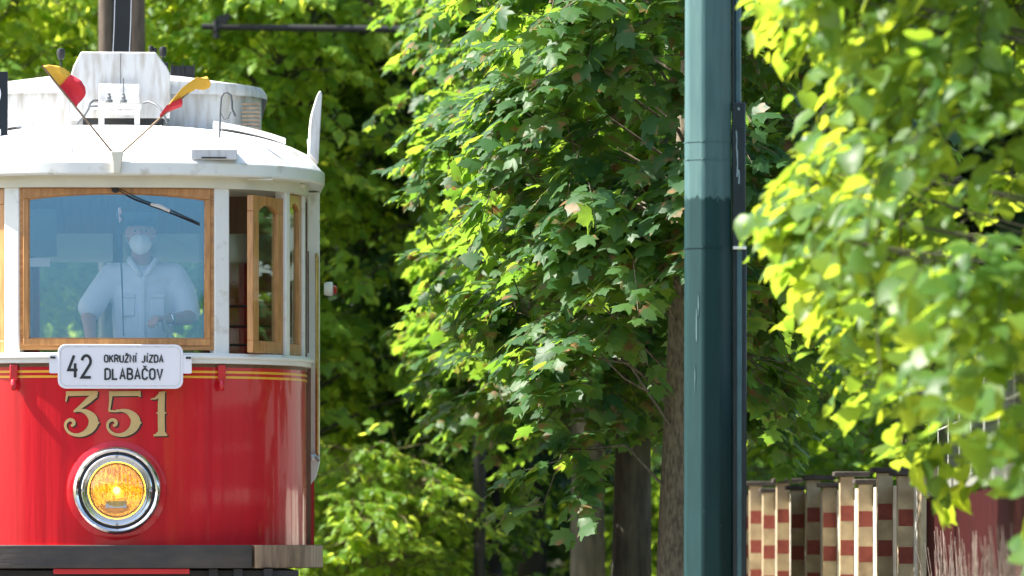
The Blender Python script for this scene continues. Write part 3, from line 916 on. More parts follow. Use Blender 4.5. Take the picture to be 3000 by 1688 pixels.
# digits, given in pixels of an enlarged crop (2.047 px per photo px)
CX = lambda x, y: (x / 2.047, 980 + y / 2.047)
bowl = [(452, 462, 9), (490, 456, 14), (528, 466, 26), (562, 496, 42), (570, 532, 48), (550, 570, 38), (508, 598, 24), (462, 603, 15), (424, 588, 13), (404, 558, 12), (406, 530, 13), (428, 512, 15), (450, 520, 17), (452, 540, 15), (436, 548, 10)]
DIG = {
 '3': [[(406, 404, 5), (410, 380, 9), (416, 352, 14)], [(406, 356, 24), (596, 352, 22)], [(584, 360, 30), (540, 396, 30), (500, 430, 20), (458, 462, 12)], 's', bowl, 'e', [(575, 512, 14), (606, 530, 2)], [(575, 548, 14), (606, 530, 2)]],
 '5': [[(664, 356, 24), (850, 354, 24)], [(846, 338, 10), (848, 374, 10)], [(676, 352, 18), (672, 400, 12), (664, 462, 8)], 's', [(x + 252, y, w_) for x, y, w_ in bowl], 'e', [(826, 512, 14), (858, 530, 2)], [(826, 548, 14), (858, 530, 2)], [(664, 458, 10), (700, 462, 8), (720, 452, 8)]],
 '1': [[(980, 345, 30), (976, 420, 34), (976, 520, 34), (978, 600, 34)], [(912, 388, 3), (940, 384, 10), (966, 366, 20)], [(968, 350, 10), (1000, 344, 6)], [(930, 604, 10), (1012, 602, 10)], [(946, 596, 6), (976, 580, 20), (1004, 594, 6)], [(946, 472, 3), (964, 468, 14)], [(988, 468, 14), (1006, 472, 3)]],
}
def digit(mb, ch, dx, dy, y0, y1):
    conv = lambda a, b: PX(CX(a, b)[0] + dx, CX(a, b)[1] + dy)
    bold = lambda st: [(a, b, w_ * 1.16 + 1.5) for a, b, w_ in st]
    sm_ = False
    for st_ in DIG[ch]:
        if st_ == 's': sm_ = True; continue
        if st_ == 'e': sm_ = False; continue
        ribbon(mb, smooth(bold(st_), 6) if sm_ else bold(st_), conv, y0, y1)
def bulge(x):
    return B_ * (1 - math.sqrt(max(0.0, 1 - (abs(x) / A_) ** 2.6)))
for ch in '351':
    g = MB(); digit(g, ch, 0, 0, -0.005, -0.003)
    h = MB(); digit(h, ch, 4.5, 3.5, -0.0025, -0.001)
    for mb_ in (g, h):
        mb_.v = [(x, y + bulge(x) - (0.0012 if mb_ is g else 0), z) for x, y, z in mb_.v]
    d_ = g.build('number_digit', M['gold'], tram, auto=False)
    h.build('digit_shade', M['shadowink'], d_, auto=False)

# black route board at the left of the roof
ro = MB(); x1, z1 = PX(28, 212, 0.4); _, z0 = PX(28, 418, 0.4); x0, _ = PX(-190, 300, 0.4)
ro.box(x0, x1, 0.4, 0.43, z0, z1); ro.build('roof_route_board', M['board'], tram, bevel=0.004)
rn = MB()
cv = lambda a, b: PX(a, b, 0.4)
ribbon(rn, smooth([(-60, 275, 16), (-50, 256, 16), (-30, 248, 16), (-8, 256, 16), (0, 276, 16), (-8, 305, 16), (-40, 350, 16), (-62, 390, 16)], 6), cv, 0.394, 0.399)
ribbon(rn, [(-68, 390, 18), (8, 390, 18)], cv, 0.393, 0.3985)
ribbon(rn, [(-120, 240, 15), (-168, 350, 15), (-90, 350, 15)], cv, 0.394, 0.399)
ribbon(rn, [(-112, 300, 15), (-112, 400, 15)], cv, 0.3935, 0.3985)
rn.build('board_number', M['sign'], tram, auto=False)
gp = MB(); x0, z0 = PX(-60, 440, 0.2); x1, z1 = PX(55, 425, 0.2); gp.box(x0, x1, 0.25, 0.4, z0, z1); gp.build('board_foot', M['roofgrey'], tram)

# ================================================================== DESTINATION SIGN (lifts out of its brackets)
ys = -0.055
sx, sz = PX(358, 1074, ys)
dest_loc = twpos((sx, ys, sz - 0.125))
dest = empty('destination_sign', dest_loc, TROT)
tag(dest, 'white enamel sign reading 42 okružní jízda Dlabačov, above the gold number', 'sign')
DO = (sx, ys, sz - 0.125)
def rrect(x0, x1, z0, z1, r, n=6):
    o = []
    for cx_, cz_, a0 in ((x1 - r, z1 - r, 0), (x0 + r, z1 - r, 90), (x0 + r, z0 + r, 180), (x1 - r, z0 + r, 270)):
        for i in range(n + 1):
            a = R(a0 + 90 * i / n); o.append((cx_ + r * math.cos(a), cz_ + r * math.sin(a)))
    return o
def PR(a, b, c, d): x0, z1 = PX(a, b, ys); x1, z0 = PX(c, d, ys); return x0, x1, z0, z1
x0, x1, z0, z1 = PR(175, 1009, 541, 1139)
sgn = MB(); sgn.prismy(rrect(x0, x1, z0, z1, 0.045), ys, ys + 0.012)
sgo = sgn.build('plate', M['sign'], dest, DO, bevel=0.003)
for a, b in ((150, 180), (538, 566)):
    xx0, xx1, zz0, zz1 = PR(a, 1040, b, 1094)
    e_ = MB(); e_.prismy(rrect(xx0, xx1, zz0, zz1, 0.008, 3), ys + 0.002, ys + 0.010); e_.build('mounting_ear', M['sign'], dest, DO)
bd = MB(); ix0, ix1, iz0, iz1 = x0 + 0.014, x1 - 0.014, z0 + 0.014, z1 - 0.012
o1 = rrect(ix0, ix1, iz0, iz1, 0.038); o2 = rrect(ix0 + 0.004, ix1 - 0.004, iz0 + 0.004, iz1 - 0.004, 0.034)
n_ = len(o1)
bd.add([(x, ys - 0.0008, z) for x, z in o1] + [(x, ys - 0.0008, z) for x, z in o2], [(i, (i + 1) % n_, n_ + (i + 1) % n_, n_ + i) for i in range(n_)])
bd.build('border', M['roofgrey'], dest, DO, auto=False)
for a, b in ((153, 168), (549, 564)):
    xx0, xx1, zz0, zz1 = PR(a, 1045, b, 1051); e_ = MB(); e_.box(xx0, xx1, ys - 0.004, ys + 0.001, zz0, zz1); e_.build('peg', M['ink'], dest, DO)
def arc(cx_, cy_, rx, ry, a0, a1, n=8):
    return [(cx_ + rx * math.cos(R(a0 + (a1 - a0) * i / n)), cy_ - ry * math.sin(R(a0 + (a1 - a0) * i / n))) for i in range(n + 1)]
# glyph strokes in a unit cell, x 0..1, y 0 (top)..1 (bottom)
G = {
 'O': [arc(.5, .28, .5, .28, 0, 180, 8) + arc(.5, .72, .5, .28, 180, 360, 8) + [(1, .28)]],
 'K': [[(0, 0), (0, 1)], [(1, 0), (.05, .58)], [(.35, .42), (1, 1)]],
 'R': [[(0, 1), (0, 0), (.55, 0)] + arc(.55, .25, .45, .25, 90, -90, 8) + [(0, .5)], [(.5, .5), (1, 1)]],
 'U': [[(0, 0), (0, .72)] + arc(.5, .72, .5, .28, 180, 360, 8) + [(1, 0)]],
 'Z': [[(0, 0), (1, 0), (0, 1), (1, 1)]],
 'N': [[(0, 1), (0, 0), (1, 1), (1, 0)]],
 'I': [[(.5, 0), (.5, 1)]],
 'J': [[(.9, 0), (.9, .74)] + arc(.45, .74, .45, .26, 0, -150, 8)],
 'D': [[(0, 0), (.45, 0)] + arc(.45, .3, .55, .3, 90, 0, 6) + arc(.45, .7, .55, .3, 0, -90, 6) + [(0, 1), (0, 0)]],
 'A': [[(0, 1), (.5, 0), (1, 1)], [(.17, .68), (.83, .68)]],
 'L': [[(0, 0), (0, 1), (.9, 1)]],
 'B': [[(0, 1), (0, 0), (.5, 0)] + arc(.5, .24, .42, .24, 90, -90, 8) + [(0, .48)], [(.5, .48)] + arc(.5, .74, .5, .26, 90, -90, 8) + [(0, 1)]],
 'C': [arc(.5, .28, .5, .28, 10, 180, 8) + arc(.5, .72, .5, .28, 180, 350, 8)],
 'V': [[(0, 0), (.5, 1), (1, 0)]],
 '4': [[(.62, 0), (0, .66), (1, .66)], [(.74, .36), (.74, 1)]],
 '2': [arc(.5, .27, .48, .27, 170, -25, 10) + [(0, 1), (1, 1)]],
}
def text(words, x0, x1, y0, y1, sw_, ratio=0.62):
    mb = MB()
    chars = []
    for c in words:
        chars.append(c)
    wu = [0.25 if c in 'I' or c == "Í" else (0.6 if c == ' ' else 1.0) for c in chars]
    gap = 0.48
    tot = sum(wu) + gap * (len(chars) - 1)
    u = (x1 - x0) / tot
    x = x0
    conv = lambda a, b: PX(a, b, ys)
    d_ = 0
    for c, w_ in zip(chars, wu):
        base = {'Ž': 'Z', 'Í': 'I', 'Č': 'C'}.get(c, c)
        if base != ' ':
            for st_ in G[base]:
                cw = w_ * u
                pts = [(x + p[0] * cw, y0 + p[1] * (y1 - y0), sw_) for p in st_]
                ribbon(mb, pts, conv, ys - 0.0030 - 0.0001 * (d_ % 5), ys - 0.0006); d_ += 1
            h_ = y1 - y0
            if c in 'ŽČ':
                ribbon(mb, [(x + u * .2, y0 - h_ * .30, sw_ * .8), (x + u * .5, y0 - h_ * .15, sw_ * .8), (x + u * .8, y0 - h_ * .30, sw_ * .8)], conv, ys - 0.003, ys - 0.0006)
            if c == 'Í':
                ribbon(mb, [(x + u * .12, y0 - h_ * .14, sw_ * .8), (x + u * .42, y0 - h_ * .32, sw_ * .8)], conv, ys - 0.003, ys - 0.0006)
        x += (w_ + gap) * u
    return mb
text('42', 206, 271, 1042, 1106, 8.0).build('route_number', M['ink'], dest, DO, auto=False)
text('OKRUŽNÍ JÍZDA', 311, 482, 1041, 1061, 4.0).build('route_text', M['ink'], dest, DO, auto=False)
text('DLABAČOV', 313, 480, 1081, 1111, 5.2).build('stop_name', M['ink'], dest, DO, auto=False)

# ================================================================== FLAGS
hd = MB(); hx0, hz0 = PX(347, 508, -0.11)
hd.prismy([(PX(328, 444, -0.13)), (PX(368, 444, -0.13)), (PX(362, 476, -0.13)), (PX(358, 508, -0.13)), (PX(336, 508, -0.13)), (PX(334, 476, -0.13))], -0.135, -0.098)
hd.build('flag_holder', M['cream'], tram, bevel=0.006)
def flag(side):
    y = -0.118
    if side < 0:
        base, tip = (334, 446), (128, 193)
        lab = 'small yellow and red flag open on the left stick above the tram roof'
    else:
        base, tip = (364, 446), (604, 226)
        lab = 'small yellow and red flag furled tight on the right stick above the tram roof'
    bx, bz = PX(*base, y)
    BO = (bx, y, bz)
    fe = empty('flag', twpos(BO), TROT)
    tag(fe, lab, 'flag', 'paper flags on the tram front')
    st_ = MB(); st_.tube([(bx, y, bz), (PX(*tip, y)[0], y, PX(*tip, y)[1])], 0.0058, 8); st_.build('stick', M['stick'], fe, BO)
    def sheet_(name, grid, m):
        mb = MB(); R_ = len(grid); C_ = len(grid[0])
        vs = []
        for r_ in grid:
            for (a, b, dy) in r_:
                x_, z_ = PX(a, b, y); vs.append((x_, y + dy, z_))
        vs += [(a, b + 0.0022, c) for a, b, c in vs]
        n1 = R_ * C_
        fs = []
        for i in range(R_ - 1):
            for j in range(C_ - 1):
                a = i * C_ + j; fs += [(a, a + 1, a + C_ + 1, a + C_), (n1 + a, n1 + a + C_, n1 + a + C_ + 1, n1 + a + 1)]
        per = [j for j in range(C_)] + [i * C_ + C_ - 1 for i in range(1, R_)] + [(R_ - 1) * C_ + j for j in range(C_ - 2, -1, -1)] + [i * C_ for i in range(R_ - 2, 0, -1)]
        for k in range(len(per)):
            a, b = per[k], per[(k + 1) % len(per)]; fs.append((a, b, b + n1, a + n1))
        mb.add(vs, fs, True)
        o = mb.build(name, m, fe, BO, auto=False)
        sub = o.modifiers.new('s', 'SUBSURF'); sub.subdivision_type = 'SIMPLE'; sub.levels = 2; sub.render_levels = 2
    if side < 0:
        sheet_('yellow_cloth', [[(130, 194, 0), (150, 192, -.02), (178, 196, -.03), (196, 203, -.02), (212, 215, .0)],
                                [(152, 222, 0), (168, 218, .0), (186, 219, -.03), (202, 220, -.02), (213, 218, .01)],
                                [(178, 253, 0), (188, 246, .02), (198, 234, -.01), (206, 226, -.02), (213, 220, .01)]], M['flagyellow'])
        sheet_('red_cloth', [[(178, 253, 0), (188, 246, .02), (198, 234, -.01), (206, 226, -.02), (214, 219, .01)],
                             [(198, 279, 0), (210, 268, .03), (224, 256, .0), (236, 244, -.03), (242, 236, .0)],
                             [(216, 300, 0), (226, 290, .02), (238, 276, .01), (250, 264, -.02), (255, 256, .0)],
                             [(229, 316, 0), (234, 306, .0), (244, 295, .01), (254, 283, .0), (257, 272, .0)]], M['flagred'])
    else:
        sheet_('yellow_cloth', [[(500, 316, 0), (498, 310, -.03), (506, 296, -.03), (512, 296, 0)],
                                [(535, 288, 0), (530, 276, -.03), (538, 258, -.04), (548, 262, 0)],
                                [(578, 260, 0), (572, 240, -.03), (580, 226, -.04), (590, 228, 0)],
                                [(600, 262, .02), (610, 245, .0), (616, 232, -.02), (612, 222, 0)],
                                [(618, 256, .02), (622, 248, .0), (622, 240, -.02), (616, 234, 0)]], M['flagyellow'])
        sheet_('red_cloth', [[(474, 344, 0), (472, 338, -.02), (476, 332, -.02), (480, 332, 0)],
                             [(492, 332, 0), (488, 320, -.02), (492, 310, -.03), (500, 314, 0)],
                             [(510, 322, .01), (512, 310, -.02), (508, 300, -.03), (516, 298, 0)],
                             [(536, 312, .02), (540, 302, .0), (538, 290, -.02), (532, 288, 0)]], M['flagred'])
flag(-1); flag(1)

# ================================================================== DRIVER
def caps(p, q, r0, r1, n=16):
    """closed tapered capsule; radii may be (lateral, depth) pairs for upright bones"""
    p, q = Vector(p), Vector(q)
    r0 = r0 if isinstance(r0, tuple) else (r0, r0); r1 = r1 if isinstance(r1, tuple) else (r1, r1)
    d = (q - p).normalized()
    u = Vector((1, 0, 0)); u = (u - d * u.dot(d))
    if u.length < 0.3: u = Vector((0, 1, 0)) - d * d.y
    u.normalize(); v = d.cross(u)
    rings = []
    for k in range(5):
        t = R(90 - 90 * k / 4 - 6 * (k == 0)); rings.append((p - d * min(r0) * math.sin(t), r0, math.cos(t)))
    for k in range(1, 6):
        f = k / 6; rings.append((p.lerp(q, f), (r0[0] + (r1[0] - r0[0]) * f, r0[1] + (r1[1] - r0[1]) * f), 1))
    for k in range(5):
        t = R(90 * k / 4 - 6 * (k == 4)); rings.append((q + d * min(r1) * math.sin(t), r1, math.cos(t)))
    vs = []
    for c, r, m_ in rings:
        for k in range(n):
            a = 2 * math.pi * k / n
            vs.append(tuple(c + u * (r[0] * m_ * math.cos(a)) + v * (r[1] * m_ * math.sin(a))))
    fs = []
    for i in range(len(rings) - 1):
        for k in range(n):
            fs.append((i * n + k, i * n + (k + 1) % n, (i + 1) * n + (k + 1) % n, (i + 1) * n + k))
    fs.append(tuple(range(n))[::-1]); fs.append(tuple(range(len(vs) - n, len(vs))))
    me = bpy.data.meshes.new('c'); me.from_pydata(vs, [], fs)
    bm = bmesh.new(); bm.from_mesh(me); bmesh.ops.recalc_face_normals(bm, faces=bm.faces); bm.to_mesh(me); bm.free()
    return me
def skin_mesh(verts, edges, radii, sub=2, root=0):
    bm = bmesh.new()
    for i, j in edges:
        bm.from_mesh(caps(verts[i], verts[j], radii[i], radii[j]))
    me = bpy.data.meshes.new('limbs'); bm.to_mesh(me); bm.free()
    return me
def join_remesh(parts, voxel, name, smooth_it=3):
    bm = bmesh.new()
    for p in parts: bm.from_mesh(p)
    me = bpy.data.meshes.new(name); bm.to_mesh(me); bm.free()
    o = bpy.data.objects.new('tmp', me); COL.objects.link(o)
    md = o.modifiers.new('r', 'REMESH'); md.mode = 'VOXEL'; md.voxel_size = voxel; md.use_smooth_shade = True
    sm_ = o.modifiers.new('s', 'SMOOTH'); sm_.factor = 0.5; sm_.iterations = smooth_it
    dg = bpy.context.evaluated_depsgraph_get(); dg.update()
    r_ = bpy.data.meshes.new_from_object(o.evaluated_get(dg)); r_.name = name
    bpy.data.objects.remove(o)
    return r_
def ellip(c, r, n=20, deform=None):
    bm = bmesh.new(); bmesh.ops.create_uvsphere(bm, u_segments=n * 2, v_segments=n, radius=1)
    for v in bm.verts:
        p = Vector((v.co.x * r[0], v.co.y * r[1], v.co.z * r[2]))
        if deform: p = deform(p)
        v.co = p + Vector(c)
    me = bpy.data.meshes.new('e'); bm.to_mesh(me); bm.free()
    for p in me.polygons: p.use_smooth = True
    return me

DX, DY, DZ = 0.150, 0.56, 0.985          # standing point on the platform (tram local)
driver = empty('person', twpos((DX, DY, DZ)), TROT)
tag(driver, 'driver in pale blue short-sleeved shirt, cap and white face mask standing behind the windscreen', 'person')
def loc(x, y, z): return (x - DX, y - DY, z - DZ)
HC = Vector((0.134, 0.52, 2.612))        # head centre
def headdef(p):
    # narrow jaw, flatter face
    k = 1.0
    if p.z < 0: k = 1 - 0.30 * (min(1, -p.z / 0.13)) ** 1.6
    x = p.x * k
    y = p.y * (1 - 0.12 * max(0, -p.z / 0.13))
    if p.y < 0: y *= 0.93
    return Vector((x, y, p.z))
parts = []
bv = [(.145, .60, 1.93), (.145, .59, 2.06), (.147, .58, 2.22), (.150, .58, 2.36), (.146, .565, 2.435), (.136, .545, 2.50),
      (.335, .575, 2.375), (.395, .555, 2.245), (.410, .50, 2.125), (.335, .38, 2.110), (.285, .325, 2.108),
      (-.035, .575, 2.375), (-.110, .555, 2.25), (-.165, .51, 2.13), (-.150, .38, 2.02), (-.148, .31, 1.965),
      (.245, .60, 1.88), (.255, .57, 1.50), (.26, .60, 1.09), (.045, .60, 1.88), (.035, .57, 1.50), (.03, .60, 1.09),
      (.265, .48, 1.03), (.025, .48, 1.03)]
be = [(0, 1), (1, 2), (2, 3), (3, 4), (4, 5), (3, 6), (6, 7), (7, 8), (8, 9), (9, 10), (3, 11), (11, 12), (12, 13), (13, 14), (14, 15),
      (0, 16), (16, 17), (17, 18), (0, 19), (19, 20), (20, 21), (18, 22), (21, 23)]
br = [(.15, .11), (.14, .11), (.155, .11), (.12, .085), .062, .055, .062, .052, .043, .036, .027, .062, .052, .043, .036, .027,
      .085, .058, .042, .085, .058, .042, .035, .035]
parts.append(skin_mesh([loc(*p) for p in bv], be, br))
parts.append(ellip(loc(*HC), (0.078, 0.098, 0.132), deform=headdef))
parts.append(ellip(loc(HC.x, HC.y - 0.096, HC.z - 0.012), (0.014, 0.020, 0.024), 10))     # nose
parts.append(ellip(loc(HC.x, HC.y - 0.082, HC.z - 0.058), (0.024, 0.010, 0.007), 10))     # lips
for s_ in (-1, 1):
    parts.append(ellip(loc(HC.x + s_ * 0.080, HC.y + 0.005, HC.z - 0.005), (0.011, 0.020, 0.032), 10))  # ears
    parts.append(ellip(loc(HC.x + s_ * 0.032, HC.y - 0.080, HC.z + 0.022), (0.020, 0.012, 0.007), 8))   # brow
def hand(wrist, fwd, side, up, curl, thumb_side):
    """palm and five fingers; fwd finger direction, side across the knuckles, up back of hand"""
    w_ = Vector(wrist); f = Vector(fwd).normalized(); u = Vector(up); u = (u - f * u.dot(f)).normalized(); s = f.cross(u) * thumb_side
    res = []
    vs = [w_, w_ + f * 0.045, w_ + f * 0.085]
    res.append(skin_mesh([tuple(v) for v in vs], [(0, 1), (1, 2)], [(0.024, 0.018), (0.034, 0.016), (0.036, 0.015)], 2))
    lens_ = [0.068, 0.076, 0.071, 0.056]
    for i, L in enumerate(lens_):
        b = w_ + f * 0.080 + s * (0.027 - 0.018 * i)
        pts = [b]; d = f.copy(); a = 0
        for k, fr in enumerate((0.45, 0.32, 0.23)):
            a += curl * (0.8 + 0.1 * i) * (0.8 + 0.25 * k)
            d = f * math.cos(R(a)) - u * math.sin(R(a))
            pts.append(pts[-1] + d * L * fr)
        res.append(skin_mesh([tuple(p) for p in pts], [(0, 1), (1, 2), (2, 3)], [0.0095, 0.009, 0.0082, 0.007], 1))
    b = w_ + f * 0.03 + s * 0.026
    t1 = b + (f * 0.6 + s * 0.7 - u * 0.3).normalized() * 0.035
    t2 = t1 + (f * 0.8 + s * 0.1 - u * 0.6).normalized() * 0.030
    t3 = t2 + (f * 0.6 - s * 0.35 - u * 0.7).normalized() * 0.024
    res.append(skin_mesh([tuple(p) for p in (b, t1, t2, t3)], [(0, 1), (1, 2), (2, 3)], [0.013, 0.011, 0.010, 0.008], 1))
    return res
parts += hand(loc(.288, .330, 2.108), (-0.55, -0.45, 0.02), (0, 0, 1), (-0.5, -0.4, 0.85), 38, 1)
parts += hand(loc(-.148, .315, 1.968), (0.0, -0.85, -0.25), (1, 0, 0), (0, -0.3, 1), 40, -1)
bme = join_remesh(parts, 0.0055, 'body')
bme.materials.append(M['skin'])
for p in bme.polygons: p.use_smooth = True
bo = bpy.data.objects.new('body', bme); COL.objects.link(bo); bo.parent = driver
def child_mesh(name, me, m, parent=driver):
    me.name = name; me.materials.clear(); me.materials.append(m)
    for p in me.polygons: p.use_smooth = True
    o = bpy.data.objects.new(name, me); COL.objects.link(o); o.parent = parent; return o
# shirt with short wide sleeves
sv_ = [(.145, .60, 1.84), (.145, .592, 1.98), (.147, .583, 2.12), (.148, .58, 2.25), (.150, .585, 2.355), (.148, .580, 2.405),
       (.325, .578, 2.370), (.375, .565, 2.285), (.402, .545, 2.165),
       (-.028, .578, 2.370), (-.090, .565, 2.285), (-.150, .535, 2.185)]
se_ = [(0, 1), (1, 2), (2, 3), (3, 4), (4, 5), (4, 6), (6, 7), (7, 8), (4, 9), (9, 10), (10, 11)]
sr_ = [(.175, .135), (.168, .132), (.178, .132), (.180, .125), (.130, .095), (.075, .075), .076, .074, .078, .076, .074, .078]
shm = join_remesh([skin_mesh([loc(*p) for p in sv_], se_, sr_)], 0.008, 'shirt', 8)
sho = child_mesh('shirt', shm, M['shirt'])
co = MB()
for s_ in (-1, 1):
    a = Vector(loc(.146, .445, 2.385)); 
    co.tube([loc(.146 + s_ * .012, .448, 2.362), loc(.146 + s_ * .045, .455, 2.41), loc(.146 + s_ * .075, .50, 2.452), loc(.146 + s_ * .07, .58, 2.468), loc(.146, .63, 2.472)], [.012, .017, .018, .017, .016], 8)
co.build('collar', M['shirt'], sho, auto=False)
for s_ in (-1, 1):
    pk = MB(); x_ = .146 + s_ * .085
    pk.box(*(x_ - .045 - DX, x_ + .045 - DX), .447 - DY, .480 - DY, 2.235 - DZ, 2.262 - DZ)
    pk.box(*(x_ - .04 - DX, x_ + .04 - DX), .451 - DY, .480 - DY, 2.13 - DZ, 2.234 - DZ)
    pk.build('pocket', M['shirt'], sho, bevel=0.006)
bt = MB(); bt.box(.146 - .013 - DX, .146 + .013 - DX, (.445) - DY, .475 - DY, 1.85 - DZ, 2.36 - DZ); bt.build('placket', M['shirt'], sho, bevel=0.003)
for s_ in (-1, 1):
    ep = MB(); ep.box(.146 + s_ * .155 - .05 - DX, .146 + s_ * .155 + .05 - DX, .55 - DY, .60 - DY, 2.43 - DZ, 2.442 - DZ)
    ep.build('shoulder_strap', M['shirt'], sho, bevel=0.004)
tm = skin_mesh([loc(*p) for p in [(.145, .60, 1.95), (.235, .60, 1.84), (.252, .575, 1.50), (.258, .60, 1.08), (.055, .60, 1.84), (.038, .575, 1.50), (.032, .60, 1.08)]],
               [(0, 1), (1, 2), (2, 3), (0, 4), (4, 5), (5, 6)], [(.185, .150), (.120, .125), .078, .065, (.120, .125), .078, .065])
child_mesh('trousers', join_remesh([tm], 0.01, 'trousers'), M['trousers'])
for s_ in (.265, .025):
    child_mesh('shoe', join_remesh([ellip(loc(s_, .51, 1.022), (.048, .13, .038), 12), ellip(loc(s_, .59, 1.05), (.043, .055, .06), 12)], 0.008, 'shoe'), M['shoe'])
# mask: pointed cup over nose and chin
def maskdef(p):
    f = max(0, -p.y)
    return Vector((p.x * (1 - 0.10 * abs(p.z) / 0.06), p.y - 0.010 * max(0, 1 - abs(p.x) / 0.03) * (1 if p.y < 0 else 0), p.z))
mk = child_mesh('face_mask', ellip(loc(HC.x, HC.y - 0.052, HC.z - 0.062), (0.066, 0.066, 0.066), 16, maskdef), M['mask'])
for s_ in (-1, 1):
    for dz in (-0.02, -0.075):
        el = MB(); el.tube([loc(HC.x + s_ * .06, HC.y - .065, HC.z + dz), loc(HC.x + s_ * .082, HC.y - .02, HC.z - .01 + dz * .4), loc(HC.x + s_ * .084, HC.y + .02, HC.z)], 0.0022, 6)
        el.build('ear_loop', M['mask'], mk)
# cap
cp = MB(); cc = loc(HC.x, HC.y + 0.004, HC.z + 0.052)
cp.lathe([(0.0, 0.0), (0.087, 0.0), (0.090, 0.022), (0.100, 0.050), (0.102, 0.066), (0.075, 0.082), (0.0, 0.086)], cc, 'z', 28)
cpo = cp.build('cap', M['cap'], driver)
pkk = MB(); vs, fs = [], []
N = 14
for j in range(4):
    for i in range(N + 1):
        a = R(-160 + 140 * i / N); r = 0.086 + 0.045 * j / 3 * math.sin(R(180 * i / N)) ** 0.6
        vs.append((cc[0] + r * math.cos(a), cc[1] + r * math.sin(a), cc[2] + 0.006 - 0.022 * (j / 3)))
n1 = len(vs); vs += [(a, b, c + 0.004) for a, b, c in vs]
for j in range(3):
    for i in range(N):
        a = j * (N + 1) + i; fs += [(a, a + 1, a + N + 2, a + N + 1), (n1 + a, n1 + a + N + 1, n1 + a + N + 2, n1 + a + 1)]
pkk.add(vs, fs, True); pkk.build('visor', M['cap'], cpo)
hr = child_mesh('hair', ellip(loc(HC.x, HC.y + 0.020, HC.z + 0.018), (0.083, 0.088, 0.085), 14), M['hair'])
for s_ in (-1, 1):
    e_ = child_mesh('eye', ellip(loc(HC.x + s_ * 0.031, HC.y - 0.084, HC.z + 0.008), (0.0105, 0.006, 0.0045), 8), M['eye'])
    child_mesh('pupil', ellip(loc(HC.x + s_ * 0.031, HC.y - 0.0905, HC.z + 0.007), (0.0055, 0.003, 0.0055), 8), M['ink'], e_)
wt = MB(); wt.lathe([(0.030, -0.010), (0.034, -0.008), (0.034, 0.008), (0.030, 0.010)], (0, 0, 0), 'z', 20, True)
wt.lathe([(0, 0), (0.017, 0), (0.016, 0.007), (0, 0.008)], (0, -0.034, 0), 'y', 16)
wo_ = wt.build('watch', M['chrome'], driver); wo_.location = loc(.305, .345, 2.109); wo_.rotation_euler = (R(90), 0, R(-50))

# ================================================================== GREEN MAST
GY = 27.0
def W(px, py, Y): return ((px - 1500) * Y / FPX, CAMZ + (1580 - py) * Y / FPX)
gx = W(2074, 0, GY)[0]
mast = empty('tram_mast', (gx, GY, 0))
tag(mast, 'tall octagonal green steel pole, pale above and dark painted below, in the foreground', 'pole')
pm = MB()
r0 = 0.1275
lv = [(0.0, 0.1285), (2.4, 0.1245), (2.6, 0.124), (4.2, 0.1195), (8.2, 0.10)]
vs, fs = [], []
for z, r in lv:
    for k in range(8):
        a = R(22.5 + 45 * k + 9); vs.append((r * math.cos(a), r * math.sin(a), z))
for i in range(len(lv) - 1):
    for k in range(8):
        fs.append((i * 8 + k, i * 8 + (k + 1) % 8, (i + 1) * 8 + (k + 1) % 8, (i + 1) * 8 + k))
fs.append(tuple(range(8))[::-1]); fs.append(tuple(range(len(vs) - 8, len(vs))))
pm.add(vs, fs); pm.build('shaft', M['mast'], mast, bevel=0.012)
for py, r in ((418, .1262), (470, .1262), (728, .1285)):
    z = W(0, py, GY)[1]
    bn = MB(); v2 = []
    for zz_ in (z - 0.003, z + 0.003):
        for rr in (r, r - 0.006):
            for k in range(8):
                a = R(22.5 + 45 * k + 9); v2.append((rr * math.cos(a), rr * math.sin(a), zz_))
    f2 = []
    for k in range(8):
        k2 = (k + 1) % 8
        f2 += [(k, k2, 16 + k2, 16 + k), (16 + k, 16 + k2, 24 + k2, 24 + k), (8 + k, 24 + k, 24 + k2, 8 + k2), (k, 8 + k, 8 + k2, k2)]
    bn.add(v2, f2); bn.build('steel_band', M['mast'] , mast)
zch = W(0, 728, GY)[1]; zch2 = W(0, 302, GY)[1]
c1 = MB(); c1.tube([(0.152, -0.01, zch2 - 0.02), (0.144, -0.01, 8.0)], 0.017, 12)
c1.build('conduit', M['mastpale'], mast)
c1 = MB(); c1.tube([(0.128, -0.03, zch2 - 0.02), (0.121, -0.03, 8.0)], 0.007, 8); c1.build('earth_cable', M['mastdark'], mast)
c2 = MB(); c2.box(0.122, 0.190, -0.045, 0.035, zch + 0.01, zch2); c2.build('cable_channel', M['mastdark'], mast, bevel=0.006)
c3 = MB(); c3.box(0.122, 0.196, -0.02, 0.05, 0.0, zch - 0.008); c3.build('lower_channel', M['mastdark'], mast, bevel=0.006)
c4 = MB(); c4.box(0.146, 0.172, -0.034, -0.021, 0.0, zch - 0.01); c4.build('conduit_strip', M['mastpale'], mast, bevel=0.004)
c5 = MB(); c5.box(0.126, 0.194, -0.052, 0.04, zch - 0.007, zch + 0.009); c5.build('clamp', M['roof'], mast, bevel=0.003)
ch_ = np.random.default_rng(5)
M['scuff'] = mat('paint_scuff', (0.05, 0.11, 0.12), 0.7)
